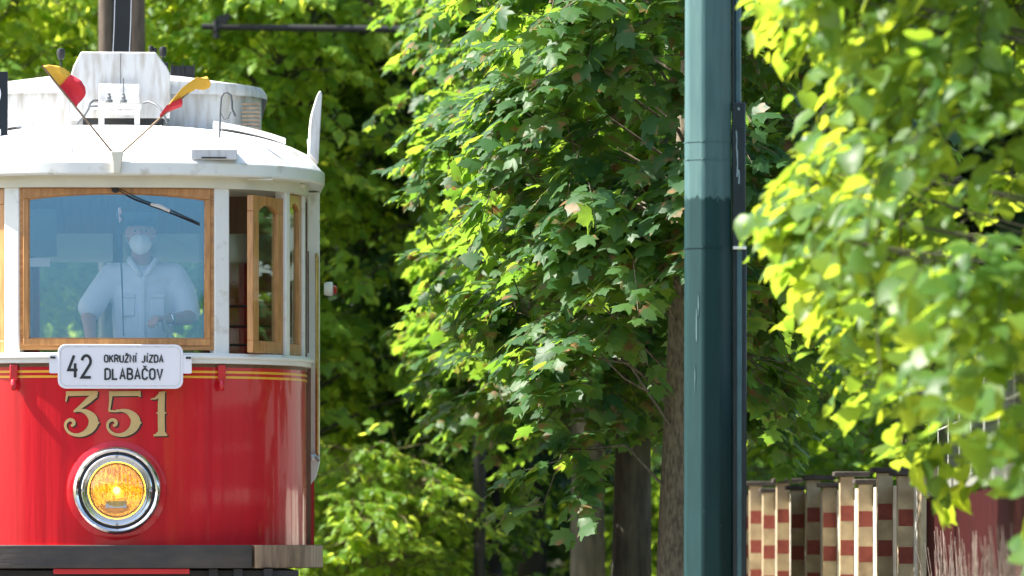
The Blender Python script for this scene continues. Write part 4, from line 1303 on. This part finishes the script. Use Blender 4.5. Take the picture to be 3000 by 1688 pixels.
for (px, py, wd, ht) in ((2038, 960, 5, 120), (2044, 900, 4, 60), (2034, 1110, 3, 70), (2092, 575, 2, 26), (2100, 590, 2.5, 18), (2096, 560, 1.5, 14), (2010, 1000, 3, 9), (2060, 1500, 3, 4), (2110, 1540, 3, 4)):
    x_ = W(px, 0, GY)[0] - gx; z_ = W(0, py, GY)[1]
    ang = math.atan2(-math.sqrt(max(0, 0.125 ** 2 - x_ ** 2)), x_)
    wv_ = wd / FPX * GY / 2; hv = ht / FPX * GY / 2
    k_ = min(range(8), key=lambda q_: abs(math.atan2(math.sin(ang - R(9 + 45 * q_)), math.cos(ang - R(9 + 45 * q_)))))
    fa_ = R(9 + 45 * k_); ap = 0.1262 * math.cos(R(22.5)) - 0.0006 * 0 + 0.0012 + (2.4 - z_) * 0.0016
    n_v = Vector((math.cos(fa_), math.sin(fa_))); t_v = Vector((-n_v.y, n_v.x))
    c_v = n_v * ap + t_v * ((x_ - n_v.x * ap) / t_v.x if abs(t_v.x) > 0.2 else 0)
    poly = []; cp_ = MB()
    for q_ in range(10):
        th = 2 * math.pi * q_ / 10; rr = 1 + ch_.uniform(-0.3, 0.3)
        poly.append((c_v + t_v * (math.cos(th) * wv_ * rr), z_ + math.sin(th) * hv * rr))
    cp_.add([(p_.x, p_.y, z__) for p_, z__ in poly] + [(p_.x - n_v.x * .002, p_.y - n_v.y * .002, z__) for p_, z__ in poly], [tuple(range(10)), tuple(range(19, 9, -1))] + [(i, (i + 1) % 10, 10 + (i + 1) % 10, 10 + i) for i in range(10)])
    cp_.build('paint_scuff', M['scuff'], mast, auto=False)
for (px, a, b, r) in ((2156, 385, 440, .003), (2158, 440, 520, .004), (2163, 500, 540, .004), (2162, 318, 325, .006)):
    x_ = W(px, 0, GY)[0] - gx
    dp = MB(); dp.tube([(x_, -0.0462, W(0, a, GY)[1]), (x_ + 0.003, -0.0462, W(0, (a + b) / 2, GY)[1]), (x_ + 0.001, -0.0462, W(0, b, GY)[1])], [r, r * .7, r], 6)
    dp.build('paint_drip', M['drip'], mast)

# ================================================================== FOLIAGE
def leaf_template(kind):
    if kind == 'maple':
        # five-lobed outline, base at origin, y forward
        half = [(0.0, 0.02), (0.16, -0.10), (0.34, 0.02), (0.50, 0.10), (0.36, 0.22), (0.56, 0.42), (0.62, 0.60), (0.42, 0.56), (0.30, 0.58), (0.27, 0.76), (0.13, 0.86), (0.0, 1.05)]
        rt = half; lt = [(-x, y) for x, y in half[1:-1]][::-1]
        outl = rt + lt
        vs = [(0, 0.34, 0.05)] + [(x, y, 0.02 - 0.28 * (x * x) - 0.20 * max(0, y - 0.4) ** 2 * 1.5) for x, y in outl]
        n = len(outl)
        fs = [(0, 1 + i, 1 + (i + 1) % n) for i in range(n)]
    elif kind == 'linden':
        half = [(0, 0.06), (0.16, -0.03), (0.34, 0.05), (0.45, 0.28), (0.40, 0.55), (0.24, 0.80), (0.08, 0.95), (0, 1.08)]
        vs = []; fs = []
        n = len(half)
        for s_ in (1, -1):
            b = len(vs)
            for x, y in half:
                vs.append((0, y, 0.0 - 0.20 * y * y)); vs.append((s_ * x, y, 0.16 * abs(x) - 0.20 * y * y + (0.03 if int(y * 10) % 2 else 0)))
            for i in range(n - 1):
                a = b + 2 * i
                fs.append((a, a + 1, a + 3, a + 2) if s_ > 0 else (a, a + 2, a + 3, a + 1))
        # share midrib vertices
        m_ = 2 * n
        fs = [tuple((v - m_ if (v >= m_ and (v - m_) % 2 == 0) else v) for v in f) for f in fs]
    else:
        vs = [(0, 0, 0), (0.30, 0.22, 0.05), (0.34, 0.58, 0.02), (0, 1.0, -0.14), (-0.34, 0.58, 0.02), (-0.30, 0.22, 0.05), (0, 0.5, -0.03)]
        fs = [(0, 1, 6), (1, 2, 6), (2, 3, 6), (3, 4, 6), (4, 5, 6), (5, 0, 6)]
    used = sorted({i for f in fs for i in f})
    mp = {u: k for k, u in enumerate(used)}
    vs = [vs[u] for u in used]; fs = [tuple(mp[i] for i in f) for f in fs]
    tris = []
    for f in fs:
        for k in range(1, len(f) - 1):
            tris.append((f[0], f[k], f[k + 1]))
    return np.array(vs, dtype=np.float32), np.array(tris, dtype=np.int32)
TEMPL = {k: leaf_template(k) for k in ('maple', 'linden', 'oval')}

def nrm(a): return a / np.maximum(np.linalg.norm(a, axis=-1, keepdims=True), 1e-9)

def leaf_mesh(name, base, direc, up, size, kind, material, r_):
    tv, tf = TEMPL[kind]
    N = len(base)
    d = nrm(direc); s = nrm(np.cross(d, up)); u = np.cross(s, d)
    sc = size[:, None, None]
    wid = r_.uniform(0.8, 1.1, N)[:, None, None]
    curl = r_.uniform(0.4, 2.0, N)[:, None, None]
    P = base[:, None, :] + sc * (tv[None, :, 0:1] * wid * s[:, None, :] + tv[None, :, 1:2] * d[:, None, :] + tv[None, :, 2:3] * curl * u[:, None, :])
    nv = len(tv)
    V = P.reshape(-1, 3).astype(np.float32)
    F = (tf[None] + (np.arange(N) * nv)[:, None, None]).reshape(-1, 3).astype(np.int32)
    me = bpy.data.meshes.new(name)
    me.vertices.add(len(V)); me.vertices.foreach_set('co', V.ravel())
    me.loops.add(F.size); me.loops.foreach_set('vertex_index', F.ravel())
    me.polygons.add(len(F)); me.polygons.foreach_set('loop_start', np.arange(0, F.size, 3, dtype=np.int32))
    me.polygons.foreach_set('use_smooth', np.ones(len(F), dtype=bool))
    me.update(calc_edges=True)
    me.materials.append(material)
    return me

def tree_data(name, seed, z0, z1, Rf, nclust, nspray, nleaf, lsize, kind, lm, bm_, trunk_r, trunk_top=None, spray_len=0.40,
              clump=0.30, droop=0.35, keep=None, inner=0.35, limb_from=0.35, petiole=0.35, trunk_bottom=0.0, flat=1.0, lean=(0, 0), leafkeep=None, tilt=0.25, limb_k=0.30):
    """builds trunk mesh + crown mesh around the local origin"""
    r_ = np.random.default_rng(seed)
    tt = trunk_top or z1 * 0.93
    # cluster centres
    cs = []
    tries = 0
    while len(cs) < nclust and tries < nclust * 40:
        tries += 1
        z = r_.uniform(z0, z1)
        a = r_.uniform(0, 2 * math.pi)
        rr = Rf(z, a)
        if rr <= 0.05: continue
        if r_.uniform() > min(1, rr / 1.2): continue
        q_ = (inner + (1 - inner) * r_.uniform() ** 0.45) * rr
        p = np.array([q_ * math.cos(a), q_ * math.sin(a), z])
        if keep is not None and not keep(p): continue
        cs.append(p)
    cs = np.array(cs)
    K = len(cs)
    # sprays
    o = np.repeat(cs, nspray, axis=0) + r_.normal(0, clump, (K * nspray, 3)) * np.array([1, 1, 0.75])
    rad = o.copy(); rad[:, 2] = 0; rad = nrm(rad)
    d = nrm(rad * 0.8 + r_.normal(0, 0.55, o.shape) * np.array([1, 1, 0.45]) + np.array([0, 0, -0.12]))
    L = spray_len * r_.uniform(0.6, 1.25, len(o))
    NS = len(o)
    t = (np.arange(nleaf) + 0.6)[None, :] / nleaf + r_.uniform(-0.04, 0.04, (NS, nleaf))
    P = o[:, None, :] + d[:, None, :] * (L[:, None] * t)[:, :, None]
    P[:, :, 2] -= (droop * L[:, None] * t * t)
    side = nrm(np.cross(d, np.array([0, 0, 1.0])))
    sgn_ = np.where(np.arange(nleaf) % 2 == 0, 1.0, -1.0)[None, :, None]
    dd = d[:, None, :] * 0.75 + side[:, None, :] * sgn_ * 0.85 + r_.normal(0, 0.25, (NS, nleaf, 3))
    dd[:, :, 2] -= r_.uniform(0.15, 0.85, (NS, nleaf))
    up = np.zeros((NS, nleaf, 3)); up[:, :, 2] = 1.0
    up += rad[:, None, :] * tilt + r_.normal(0, 0.33, up.shape) * flat
    sz = lsize * r_.uniform(0.42, 1.3, (NS, nleaf)) * (1.08 - 0.35 * t)
    dn = nrm(dd)
    base = P + dn * (sz * petiole)[:, :, None] + r_.normal(0, 0.01, P.shape)
    bb, dn_, up_, sz_ = base.reshape(-1, 3), dn.reshape(-1, 3), up.reshape(-1, 3), sz.reshape(-1)
    ok = np.ones(len(bb), bool)
    if leafkeep is not None:
        ok = leafkeep(bb + dn_ * sz_[:, None] * 0.8 + r_.normal(0, 0.03, bb.shape))
        bb, dn_, up_, sz_ = bb[ok], dn_[ok], up_[ok], sz_[ok]
    spray_ok = ok.reshape(NS, nleaf).mean(axis=1)
    crown = leaf_mesh(name + '_crown', bb, dn_, up_, sz_, kind, lm, r_)
    # wood
    mb = MB()
    pts, rs = [], []
    nseg = 9
    wob = r_.normal(0, 0.03, (nseg, 2)).cumsum(axis=0)
    def axis(z):
        f = min(max((z - trunk_bottom) / (tt - trunk_bottom), 0), 1) * (nseg - 1)
        i = min(int(f), nseg - 2); u = f - i
        w_ = wob[i] * (1 - u) + wob[i + 1] * u
        w_ = w_ * min(1, max(0, (z - 0.8) / 1.5))
        return np.array([w_[0] + lean[0] * z, w_[1] + lean[1] * z, z])
    for i in range(nseg * 2):
        z = trunk_bottom + (tt - trunk_bottom) * i / (nseg * 2 - 1)
        pts.append(tuple(axis(z)))
        f = (z - trunk_bottom) / (tt - trunk_bottom)
        rs.append(trunk_r * ((1 - f) ** 0.8 * 0.9 + 0.1) * (1 + 0.35 * max(0, 0.25 - z) / 0.25))
    mb.tube(pts, rs, 14)
    for c in cs:
        rr = math.hypot(c[0], c[1])
        zb0 = max(z0 * 0.6 + 0.4, c[2] - limb_from * rr - r_.uniform(0, 0.25))
        zb0 = min(zb0, tt * 0.97)
        a = axis(zb0); mid = (a + c) / 2 + np.array([0, 0, 0.10 * rr]) + r_.normal(0, 0.05, 3)
        f = zb0 / tt
        r1 = max(0.010, trunk_r * (1 - f) * limb_k)
        mb.tube([tuple(a), tuple(mid), tuple(c)], [r1, r1 * 0.6, r1 * 0.3], 6, cap=False)
    for i in range(NS):
        if spray_ok[i] < 0.8: continue
        e = P[i, -1]
        m2 = P[i, nleaf // 2]
        c = cs[i // nspray]
        mb.tube([tuple(c), tuple(o[i]), tuple(m2), tuple(e)], [0.005, 0.0045, 0.0035, 0.0015], 3, cap=False)
    me = bpy.data.meshes.new(name + '_wood')
    me.from_pydata(mb.v, [], mb.f)
    me.polygons.foreach_set('use_smooth', mb.smooth)
    me.materials.append(bm_)
    me.update()
    print('TREE', name, 'leaves', NS * nleaf, 'clusters', K)
    return me, crown

def plant_tree(name, data, loc_, rz, scale, label, cat='tree', group=None, bark=None, leaf=None, pn=('trunk', 'crown')):
    e = empty(name, loc_, rz); e.scale = (scale if isinstance(scale, tuple) else (scale,) * 3)
    tag(e, label, cat, group)
    for nm, me, ov in ((pn[0], data[0], bark), (pn[1], data[1], leaf)):
        o = bpy.data.objects.new(nm, me); COL.objects.link(o); o.parent = e
        if ov is not None:
            o.material_slots[0].link = 'OBJECT'; o.material_slots[0].material = ov
    return e
def at(px, Y): return ((px - 1500) * Y / FPX, Y, 0)

# --- A: maple directly behind the mast
def RA(z, a):
    if z < 1.0: return 0
    low = min(1, max(0, (z - 0.95) / 1.4))
    r = 0.62 + 0.50 * low
    r *= (1.0 + 0.12 * math.sin(3 * a + z * 2.1) + 0.08 * math.sin(5 * a - z * 3.3))
    if z > 4.5: r *= math.sqrt(max(0.05, 1 - ((z - 4.5) / 2.3) ** 2))
    return r
def keepA(p):
    x, y, z = p
    if z < 2.3 and -0.30 < x < 0.30: return False
    if x >= 0.30: return z > 1.5
    return z > 1.25 + 0.35 * abs(x + 0.75)
mapleA = tree_data('maple', 21, 1.1, 6.4, RA, 105, 9, 13, 0.15, 'maple', M['maple'], M['bark'], 0.135, spray_len=0.38, clump=0.15, droop=0.5, trunk_top=6.2, keep=keepA, inner=0.30, tilt=0.5, limb_k=0.10,
                   leafkeep=lambda P: P[:, 0] > (np.interp(P[:, 2], [0.85, 0.95, 1.25, 1.6, 2.05, 2.25, 2.5, 2.85, 3.1, 3.4, 3.7, 4.2], [1440, 1400, 1470, 1500, 1380, 1290, 1300, 1260, 1290, 1260, 1250, 1300]) - 1985) * 31 / 15540)
mapleB = tree_data('maple', 22, 1.75, 6.4, RA, 90, 9, 13, 0.15, 'maple', M['maple'], M['barkgreen'], 0.15, spray_len=0.36, clump=0.22, droop=0.45, trunk_top=6.2, inner=0.4, tilt=0.5, limb_k=0.10)
plant_tree('maple_tree', mapleA, at(1985, 31.0), 0.0, 1.0, 'maple with browning leaf tips whose mottled trunk stands directly beside the green pole', 'tree', 'maples along the avenue')
plant_tree('maple_tree', mapleB, at(1850, 36.5), R(130), (1.0, 1.0, 1.02), 'second maple of the row, its broad mossy trunk left of the one beside the pole', 'tree', 'maples along the avenue')
plant_tree('maple_tree', mapleB, at(1722, 42.0), R(250), (1.0, 1.0, 1.05), 'third maple of the row with a grey-green trunk under the yellow low leaves', 'tree', 'maples along the avenue')

# --- dark tree in the middle
def RB(z, a):
    if z < 1.6: return 0
    r = 1.25 * min(1, (z - 1.3) / 1.2)
    r *= (1.0 + 0.13 * math.sin(3 * a + z * 1.7) + 0.10 * math.sin(4 * a - z * 2.3 + 1))
    if z > 6: r *= math.sqrt(max(0.05, 1 - ((z - 6) / 3.0) ** 2))
    return r
dark = tree_data('dark', 5, 1.7, 8.6, RB, 170, 9, 14, 0.125, 'oval', M['shadeleaf'], M['barkdark'], 0.15, spray_len=0.42, clump=0.30, droop=0.4, trunk_top=8.2)
plant_tree('dark_tree', dark, at(1425, 47.0), 0.0, 1.0, 'tree with shade-coloured leaves and a black shaded trunk between the tram and the maples', 'tree', 'dark trees in the shade')
plant_tree('dark_tree', dark, at(1560, 53.0), R(100), 1.05, 'tree with shade-coloured leaves set back between the black trunk and the maple row', 'tree', 'dark trees in the shade')
plant_tree('dark_tree', dark, at(1345, 58.0), R(220), 1.1, 'tree with shade-coloured leaves and a mossy trunk just left of the black trunk', 'tree', 'dark trees in the shade', bark=M['barkgreen'])

# --- bright sunlit trees behind the tram
def RC(z, a):
    if z < 0.5: return 0
    r = 1.75 * min(1, 0.55 + (z - 0.5) / 2.6)
    r *= (1.0 + 0.14 * math.sin(3 * a + z * 1.4) + 0.12 * math.sin(5 * a - z * 2.0 + 1))
    if z > 6.5: r *= math.sqrt(max(0.05, 1 - ((z - 6.5) / 3.0) ** 2))
    return r
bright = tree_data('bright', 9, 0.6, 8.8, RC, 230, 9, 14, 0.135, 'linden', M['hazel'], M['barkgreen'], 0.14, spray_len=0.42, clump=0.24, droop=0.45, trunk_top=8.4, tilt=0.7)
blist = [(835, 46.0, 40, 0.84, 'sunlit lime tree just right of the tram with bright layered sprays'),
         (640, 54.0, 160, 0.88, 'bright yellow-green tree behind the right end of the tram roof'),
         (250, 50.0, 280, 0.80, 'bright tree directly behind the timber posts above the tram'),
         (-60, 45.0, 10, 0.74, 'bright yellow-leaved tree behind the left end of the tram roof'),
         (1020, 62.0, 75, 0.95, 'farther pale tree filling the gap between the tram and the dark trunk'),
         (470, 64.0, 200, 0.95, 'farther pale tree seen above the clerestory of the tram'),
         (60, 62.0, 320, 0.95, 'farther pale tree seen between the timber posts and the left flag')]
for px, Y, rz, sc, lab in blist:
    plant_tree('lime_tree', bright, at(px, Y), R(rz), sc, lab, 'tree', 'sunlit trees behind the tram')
# far row closing the avenue
fl_ = [(-150, 78, 15), (250, 80, 95), (650, 78, 170), (1050, 80, 250), (1450, 76, 310), (1850, 70, 35), (2250, 66, 120), (2650, 68, 200), (3050, 66, 280)]
flab = ['far dark tree beyond the left edge of the tram roof', 'far dark tree glimpsed behind the timber posts', 'far dark tree behind the right shoulder of the tram roof',
        'far dark tree behind the sunlit lime right of the tram', 'far dark tree closing the view behind the black trunk', 'far dark tree behind the maple row',
        'far dark tree behind the pole and above the bush', 'far dark tree above the right end of the piered wall', 'far dark tree behind the near lime at the right edge']
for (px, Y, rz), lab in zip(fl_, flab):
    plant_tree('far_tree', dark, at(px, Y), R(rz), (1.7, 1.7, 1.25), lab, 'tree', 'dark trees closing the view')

# --- hedge mass low in the distance, too dense to count
def hedge(name, seed, x0, x1, Y, depth, h, n, lsize, lm, label, kind=None):
    r_ = np.random.default_rng(seed)
    b = np.stack([r_.uniform(x0, x1, n), r_.uniform(-depth / 2, depth / 2, n), r_.uniform(0.0, 1, n) ** 0.8 * h], axis=1)
    b[:, 2] *= 0.85 + 0.15 * np.sin(b[:, 0] * 1.9 + seed) + 0.06 * np.sin(b[:, 0] * 5.1)
    dd = r_.normal(0, 1, (n, 3)); dd[:, 2] = -np.abs(dd[:, 2]) * 0.5
    up = np.array([0, -0.3, 1.0]) + r_.normal(0, 0.4, (n, 3))
    me = leaf_mesh(name, b, dd, up, lsize * r_.uniform(0.6, 1.2, n), 'oval', lm, r_)
    o = bpy.data.objects.new(name, me); COL.objects.link(o); o.location = (0, Y, 0)
    tag(o, label, 'undergrowth', kind='stuff'); return o
hedge('undergrowth', 3, -9, 6, 72, 3.0, 2.4, 26000, 0.16, M['shadeleaf'], 'dark undergrowth filling the foot of the far trees')
hedge('undergrowth', 4, -30, 30, 95, 5.0, 11.0, 60000, 0.42, M['shadeleaf'], 'mass of far foliage closing the end of the avenue')

# unseen foliage added behind the viewer for the glossy tram front to mirror
hb1 = hedge('foliage', 6, -34, -2.6, -16, 6.0, 9.0, 16000, 0.55, M['shadeleaf'], 'unseen foliage added behind the viewer to be mirrored, left side')
hb2 = hedge('foliage', 8, 2.6, 34, -16, 6.0, 8.0, 16000, 0.55, M['shadeleaf'], 'unseen foliage added behind the viewer to be mirrored, right side')

# shrubs: low bright bush right of the tram, bushes behind the wall
def RS(z, a):
    return 0.80 * math.sqrt(max(0, 1 - ((z - 0.75) / 0.95) ** 2)) * (1 + 0.15 * math.sin(3 * a + 2 * z) + 0.1 * math.sin(7 * a))
shrub = tree_data('shrub', 31, 0.15, 1.65, RS, 46, 8, 13, 0.085, 'linden', M['bushleaf'], M['twig'], 0.03, trunk_top=1.3, spray_len=0.28, clump=0.16, droop=0.3)
plant_tree('shrub', shrub, at(1080, 44.0), 0, (1.0, 1.0, 0.95), 'low sunlit shrub at the foot of the limes beside the tram bumper', 'shrub', 'shrubs', pn=('stem', 'foliage'), leaf=M['hazel'])
plant_tree('shrub', shrub, at(1210, 48.0), R(70), (1.1, 1.1, 0.95), 'low shrub left of the black trunk', 'shrub', 'shrubs', pn=('stem', 'foliage'))
for px, Y, rz, sc, lab in ((2205, 55, 20, 1.5, 'leafy bush rising behind the far end of the piered wall, next to the pole'),
                           (2350, 51, 110, 1.6, 'leafy bush rising behind the middle of the piered wall'),
                           (2500, 46.5, 200, 1.35, 'leafy bush rising behind the near end of the piered wall'),
                           (2290, 60, 300, 2.3, 'tall bush set back behind the wall between the pole and the near lime leaves'),
                           (2560, 54, 45, 2.3, 'tall bush set back behind the wall below the hanging yellow leaves'),
                           (2760, 43, 160, 1.7, 'tall bush behind the wire-topped fence')):
    plant_tree('bush', shrub, at(px, Y), R(rz), sc, lab, 'bush', 'bushes behind the wall', pn=('stem', 'foliage'))

# --- D: near lime at the right
def RD(z, a):
    if z < 0.75: return 0
    r = 2.15 * (1.0 + 0.06 * math.sin(4 * a + z * 2.6) + 0.06 * math.sin(3 * a - z * 3.1 + 1))
    if z > 3.8: r *= math.sqrt(max(0.05, 1 - ((z - 3.8) / 1.9) ** 2))
    return r
NYL = 21.0
NX = 2.95
zL = lambda ys: [0.85 + (1580 - y) * 21 / 15540 for y in ys]
def keepD(p):
    x, z = p[0], p[2]
    tip = np.interp(z, zL([1600, 1350, 1250, 1100, 900, 700, 500, 300, 0]), [2850, 2690, 2560, 2470, 2310, 2210, 2330, 2320, 2190])
    return x > (tip - 1500) * 21 / 15540 - NX + 0.10
def leafD(P):
    tip = np.interp(P[:, 2], zL([1600, 1400, 1300, 1180, 1100, 980, 900, 800, 740, 680, 600, 540, 480, 400, 300, 200, 120, 0]), [2880, 2760, 2640, 2480, 2560, 2400, 2320, 2400, 2290, 2180, 2230, 2350, 2300, 2390, 2290, 2350, 2260, 2180])
    return P[:, 0] > (tip - 1500) * 21 / 15540 - NX
near = tree_data('nearlime', 47, 0.85, 5.6, RD, 290, 7, 12, 0.118, 'linden', M['linden'], M['barkgreen'], 0.13, spray_len=0.40, clump=0.11, droop=0.7, inner=0.5, trunk_top=5.0, flat=1.3, keep=keepD, leafkeep=leafD, tilt=0.5, limb_k=0.08)
plant_tree('lime_tree', near, (NX, NYL, 0), 0.0, 1.0, 'near lime with big blurred yellow-green leaves filling the right edge', 'tree')

# ================================================================== WALL WITH PIERS
WA, WB = 4.07, -0.0543
def wx(Y): return WA + WB * Y
wall = empty('pier_wall', (wx(31.0), 31.0, 0))
tag(wall, 'cream garden wall with staggered piers, red square insets and coping slabs coloured dark as if shaded', 'wall')
WO = (wx(31.0), 31.0, 0)
cur = MB()
pts = [(wx(31.0), 31.0), (wx(43.6), 43.6), (wx(43.6) + 0.12, 43.6), (wx(31.0) + 0.12, 31.0)]
cur.prism(pts, 0, 1.175); cur.build('wall_panel', M['wallsunlit'], wall, WO)
i = 0; Y = 31.3
while Y < 43.5:
    up_ = (i % 2 == 1)
    top = 1.255 if up_ else 1.195
    x = wx(Y)
    if i == 0: top = 1.225
    p = MB(); pw = 0.094
    p.box(x - pw, x, Y, Y + 0.11, 0, top); po_ = p.build('pier', M['wallcream'], wall, WO, bevel=0.004)
    ins_ = MB()
    zt0 = (1.066 if up_ else 1.026)
    for k in range(5):
        z1_ = zt0 - k * 0.222
        ins_.box(x - pw + 0.004, x - 0.004, Y - 0.004, Y + 0.05, z1_ - 0.098, z1_)
    ins_.build('red_inset', M['redbrick'], po_, WO)
    c = MB(); j = (i * 37 % 11 - 5) * 0.002
    c.box(x - pw - 0.03 + j, x + 0.10, Y - 0.035, Y + 0.20, top + 0.001, top + 0.032); c.build('coping_slab', M['cap_shade'], po_, WO, bevel=0.006)
    Y += 0.98; i += 1
# end pier
x = wx(31.0)
p = MB(); p.box(x - 0.02, x + 0.13, 30.72, 30.98, 0, 1.275); ep_ = p.build('end_pier', M['wallcream'], wall, WO, bevel=0.005)
c = MB(); c.box(x - 0.05, x + 0.16, 30.69, 31.01, 1.276, 1.305); c.build('coping_slab', M['cap_shade'], ep_, WO, bevel=0.006)

# ================================================================== MAROON FENCE WITH WIRE TOP
fa = (2.39, 30.4); fbp = (2.06, 21.0)
fence = empty('board_fence', (fa[0], fa[1], 0))
tag(fence, 'dark maroon boarded fence with a galvanised rail and thin wires above, right of the wall', 'fence')
FO = (fa[0], fa[1], 0)
def fp(t): return (fa[0] + (fbp[0] - fa[0]) * t, fa[1] + (fbp[1] - fa[1]) * t)
bd_ = MB(); bd_.obox(fp(0), fp(1), 0.03, 0, 1.085); bd_.build('board_panel', M['maroon'], fence, FO)
rl_ = MB(); rl_.obox(fp(0), fp(1), 0.06, 1.09, 1.165); rl_.build('top_rail', M['galv'], fence, FO, bevel=0.005)
sc_ = MB()
a_, b_ = fp(0.0), fp(1)
nrm_ = Vector((b_[0] - a_[0], b_[1] - a_[1])).normalized(); off_ = Vector((nrm_.y, -nrm_.x)) * -0.05
sc_.obox((a_[0] + 0.05, a_[1]), (b_[0] + 0.05, b_[1]), 0.01, 1.17, 1.75); sc_.build('dark_screen', M['darkpane'], fence, FO)
wr = MB()
for k in range(9):
    t = k / 8
    q_ = fp(t); r = 0.004
    wr.tube([(q_[0], q_[1], 1.165), (q_[0], q_[1], 1.74)], r, 6)
for z in (1.45, 1.74):
    wr.tube([(*fp(0), z), (*fp(1), z)], 0.005, 6)
wr.build('wire_mesh', M['wire'], fence, FO)
# pale dry stalks in front of the maroon boards
rd = MB()
r_ = np.random.default_rng(77)
for k in range(260):
    px = r_.uniform(2745, 3000)
    Yk = np.interp(px, [2722, 2844, 3000], [30.4, 26.0, 22.0]) - r_.uniform(0.35, 1.6)
    xk = (px - 1500) * Yk / FPX
    hh = 0.70 + r_.uniform(-0.05, 0.26) - 0.06 * abs(math.sin(px * 0.05))
    ln_ = r_.normal(0, 0.05, 2)
    rd.tube([(xk, Yk, 0), (xk + ln_[0] * .3, Yk + ln_[1] * .3, hh * .5), (xk + ln_[0], Yk + ln_[1], hh)], [0.004, 0.004, 0.0015], 3, cap=False)
ro_ = rd.build('dry_grass', M['reed'], None, auto=False)
tag(ro_, 'pale dry grass stalks standing in front of the maroon fence', 'grass', kind='stuff')

# ================================================================== TIMBER POSTS AND BRACKET ARM
PYY = 42.0
pc = W(358, 0, PYY)[0]
post_ = empty('timber_mast', (pc, PYY, 0))
tag(post_, 'twin brown timber posts with a black steel section between them, rising behind the tram roof', 'pole')
for px in (311, 403):
    x_ = W(px, 0, PYY)[0] - pc
    b = MB(); b.tube([(x_, 0, 0), (x_, 0, 8)], 0.060, 20); b.build('timber_post', M['timber'], post_)
b = MB(); b.box(-0.085, 0.085, -0.03, 0.03, 0, 8); b.build('steel_section', M['black'], post_)

AY = 44.0
ax, az = W(1405, 90, AY)
arm = empty('bracket_mast', (ax, AY, 0))
tag(arm, 'black overhead-wire mast with a long horizontal arm reaching left through the leaves', 'pole')
b = MB(); b.tube([(0, 0, 0), (0, 0, 7)], 0.05, 16); b.build('mast_pole', M['black'], arm)
lx0 = W(592, 78, AY)[0] - ax
b = MB(); b.tube([(0, 0, az), (lx0, 0, W(0, 78, AY)[1])], [0.034, 0.026], 12); b.build('bracket_arm', M['black'], arm)
ix = W(640, 0, AY)[0] - ax; iz = W(0, 60, AY)[1]
b = MB(); b.prismy([(ix - 0.02, iz + 0.03), (ix + 0.15, iz + 0.075), (ix + 0.06, iz - 0.03), (ix, iz - 0.05)], -0.02, 0.02)
b.lathe([(0, -0.15), (0.03, -0.15), (0.03, -0.11), (0.02, -0.10), (0.03, -0.09), (0.03, 0.0), (0, 0)], (ix - 0.02, 0, iz), 'z', 12)
b.build('insulator', M['black'], arm)
# thin guy wire
g = MB(); a = W(480, -20, 46); b2 = W(570, 178, 46)
g.tube([(a[0], 46, a[1]), (b2[0], 46, b2[1]), (b2[0] + (b2[0] - a[0]) * 2.2, 46, b2[1] - (a[1] - b2[1]) * 2.2)], 0.007, 6)
tag(g.build('guy_wire', M['reed'], None), 'thin pale stay wire slanting down beside the timber posts', 'wire')
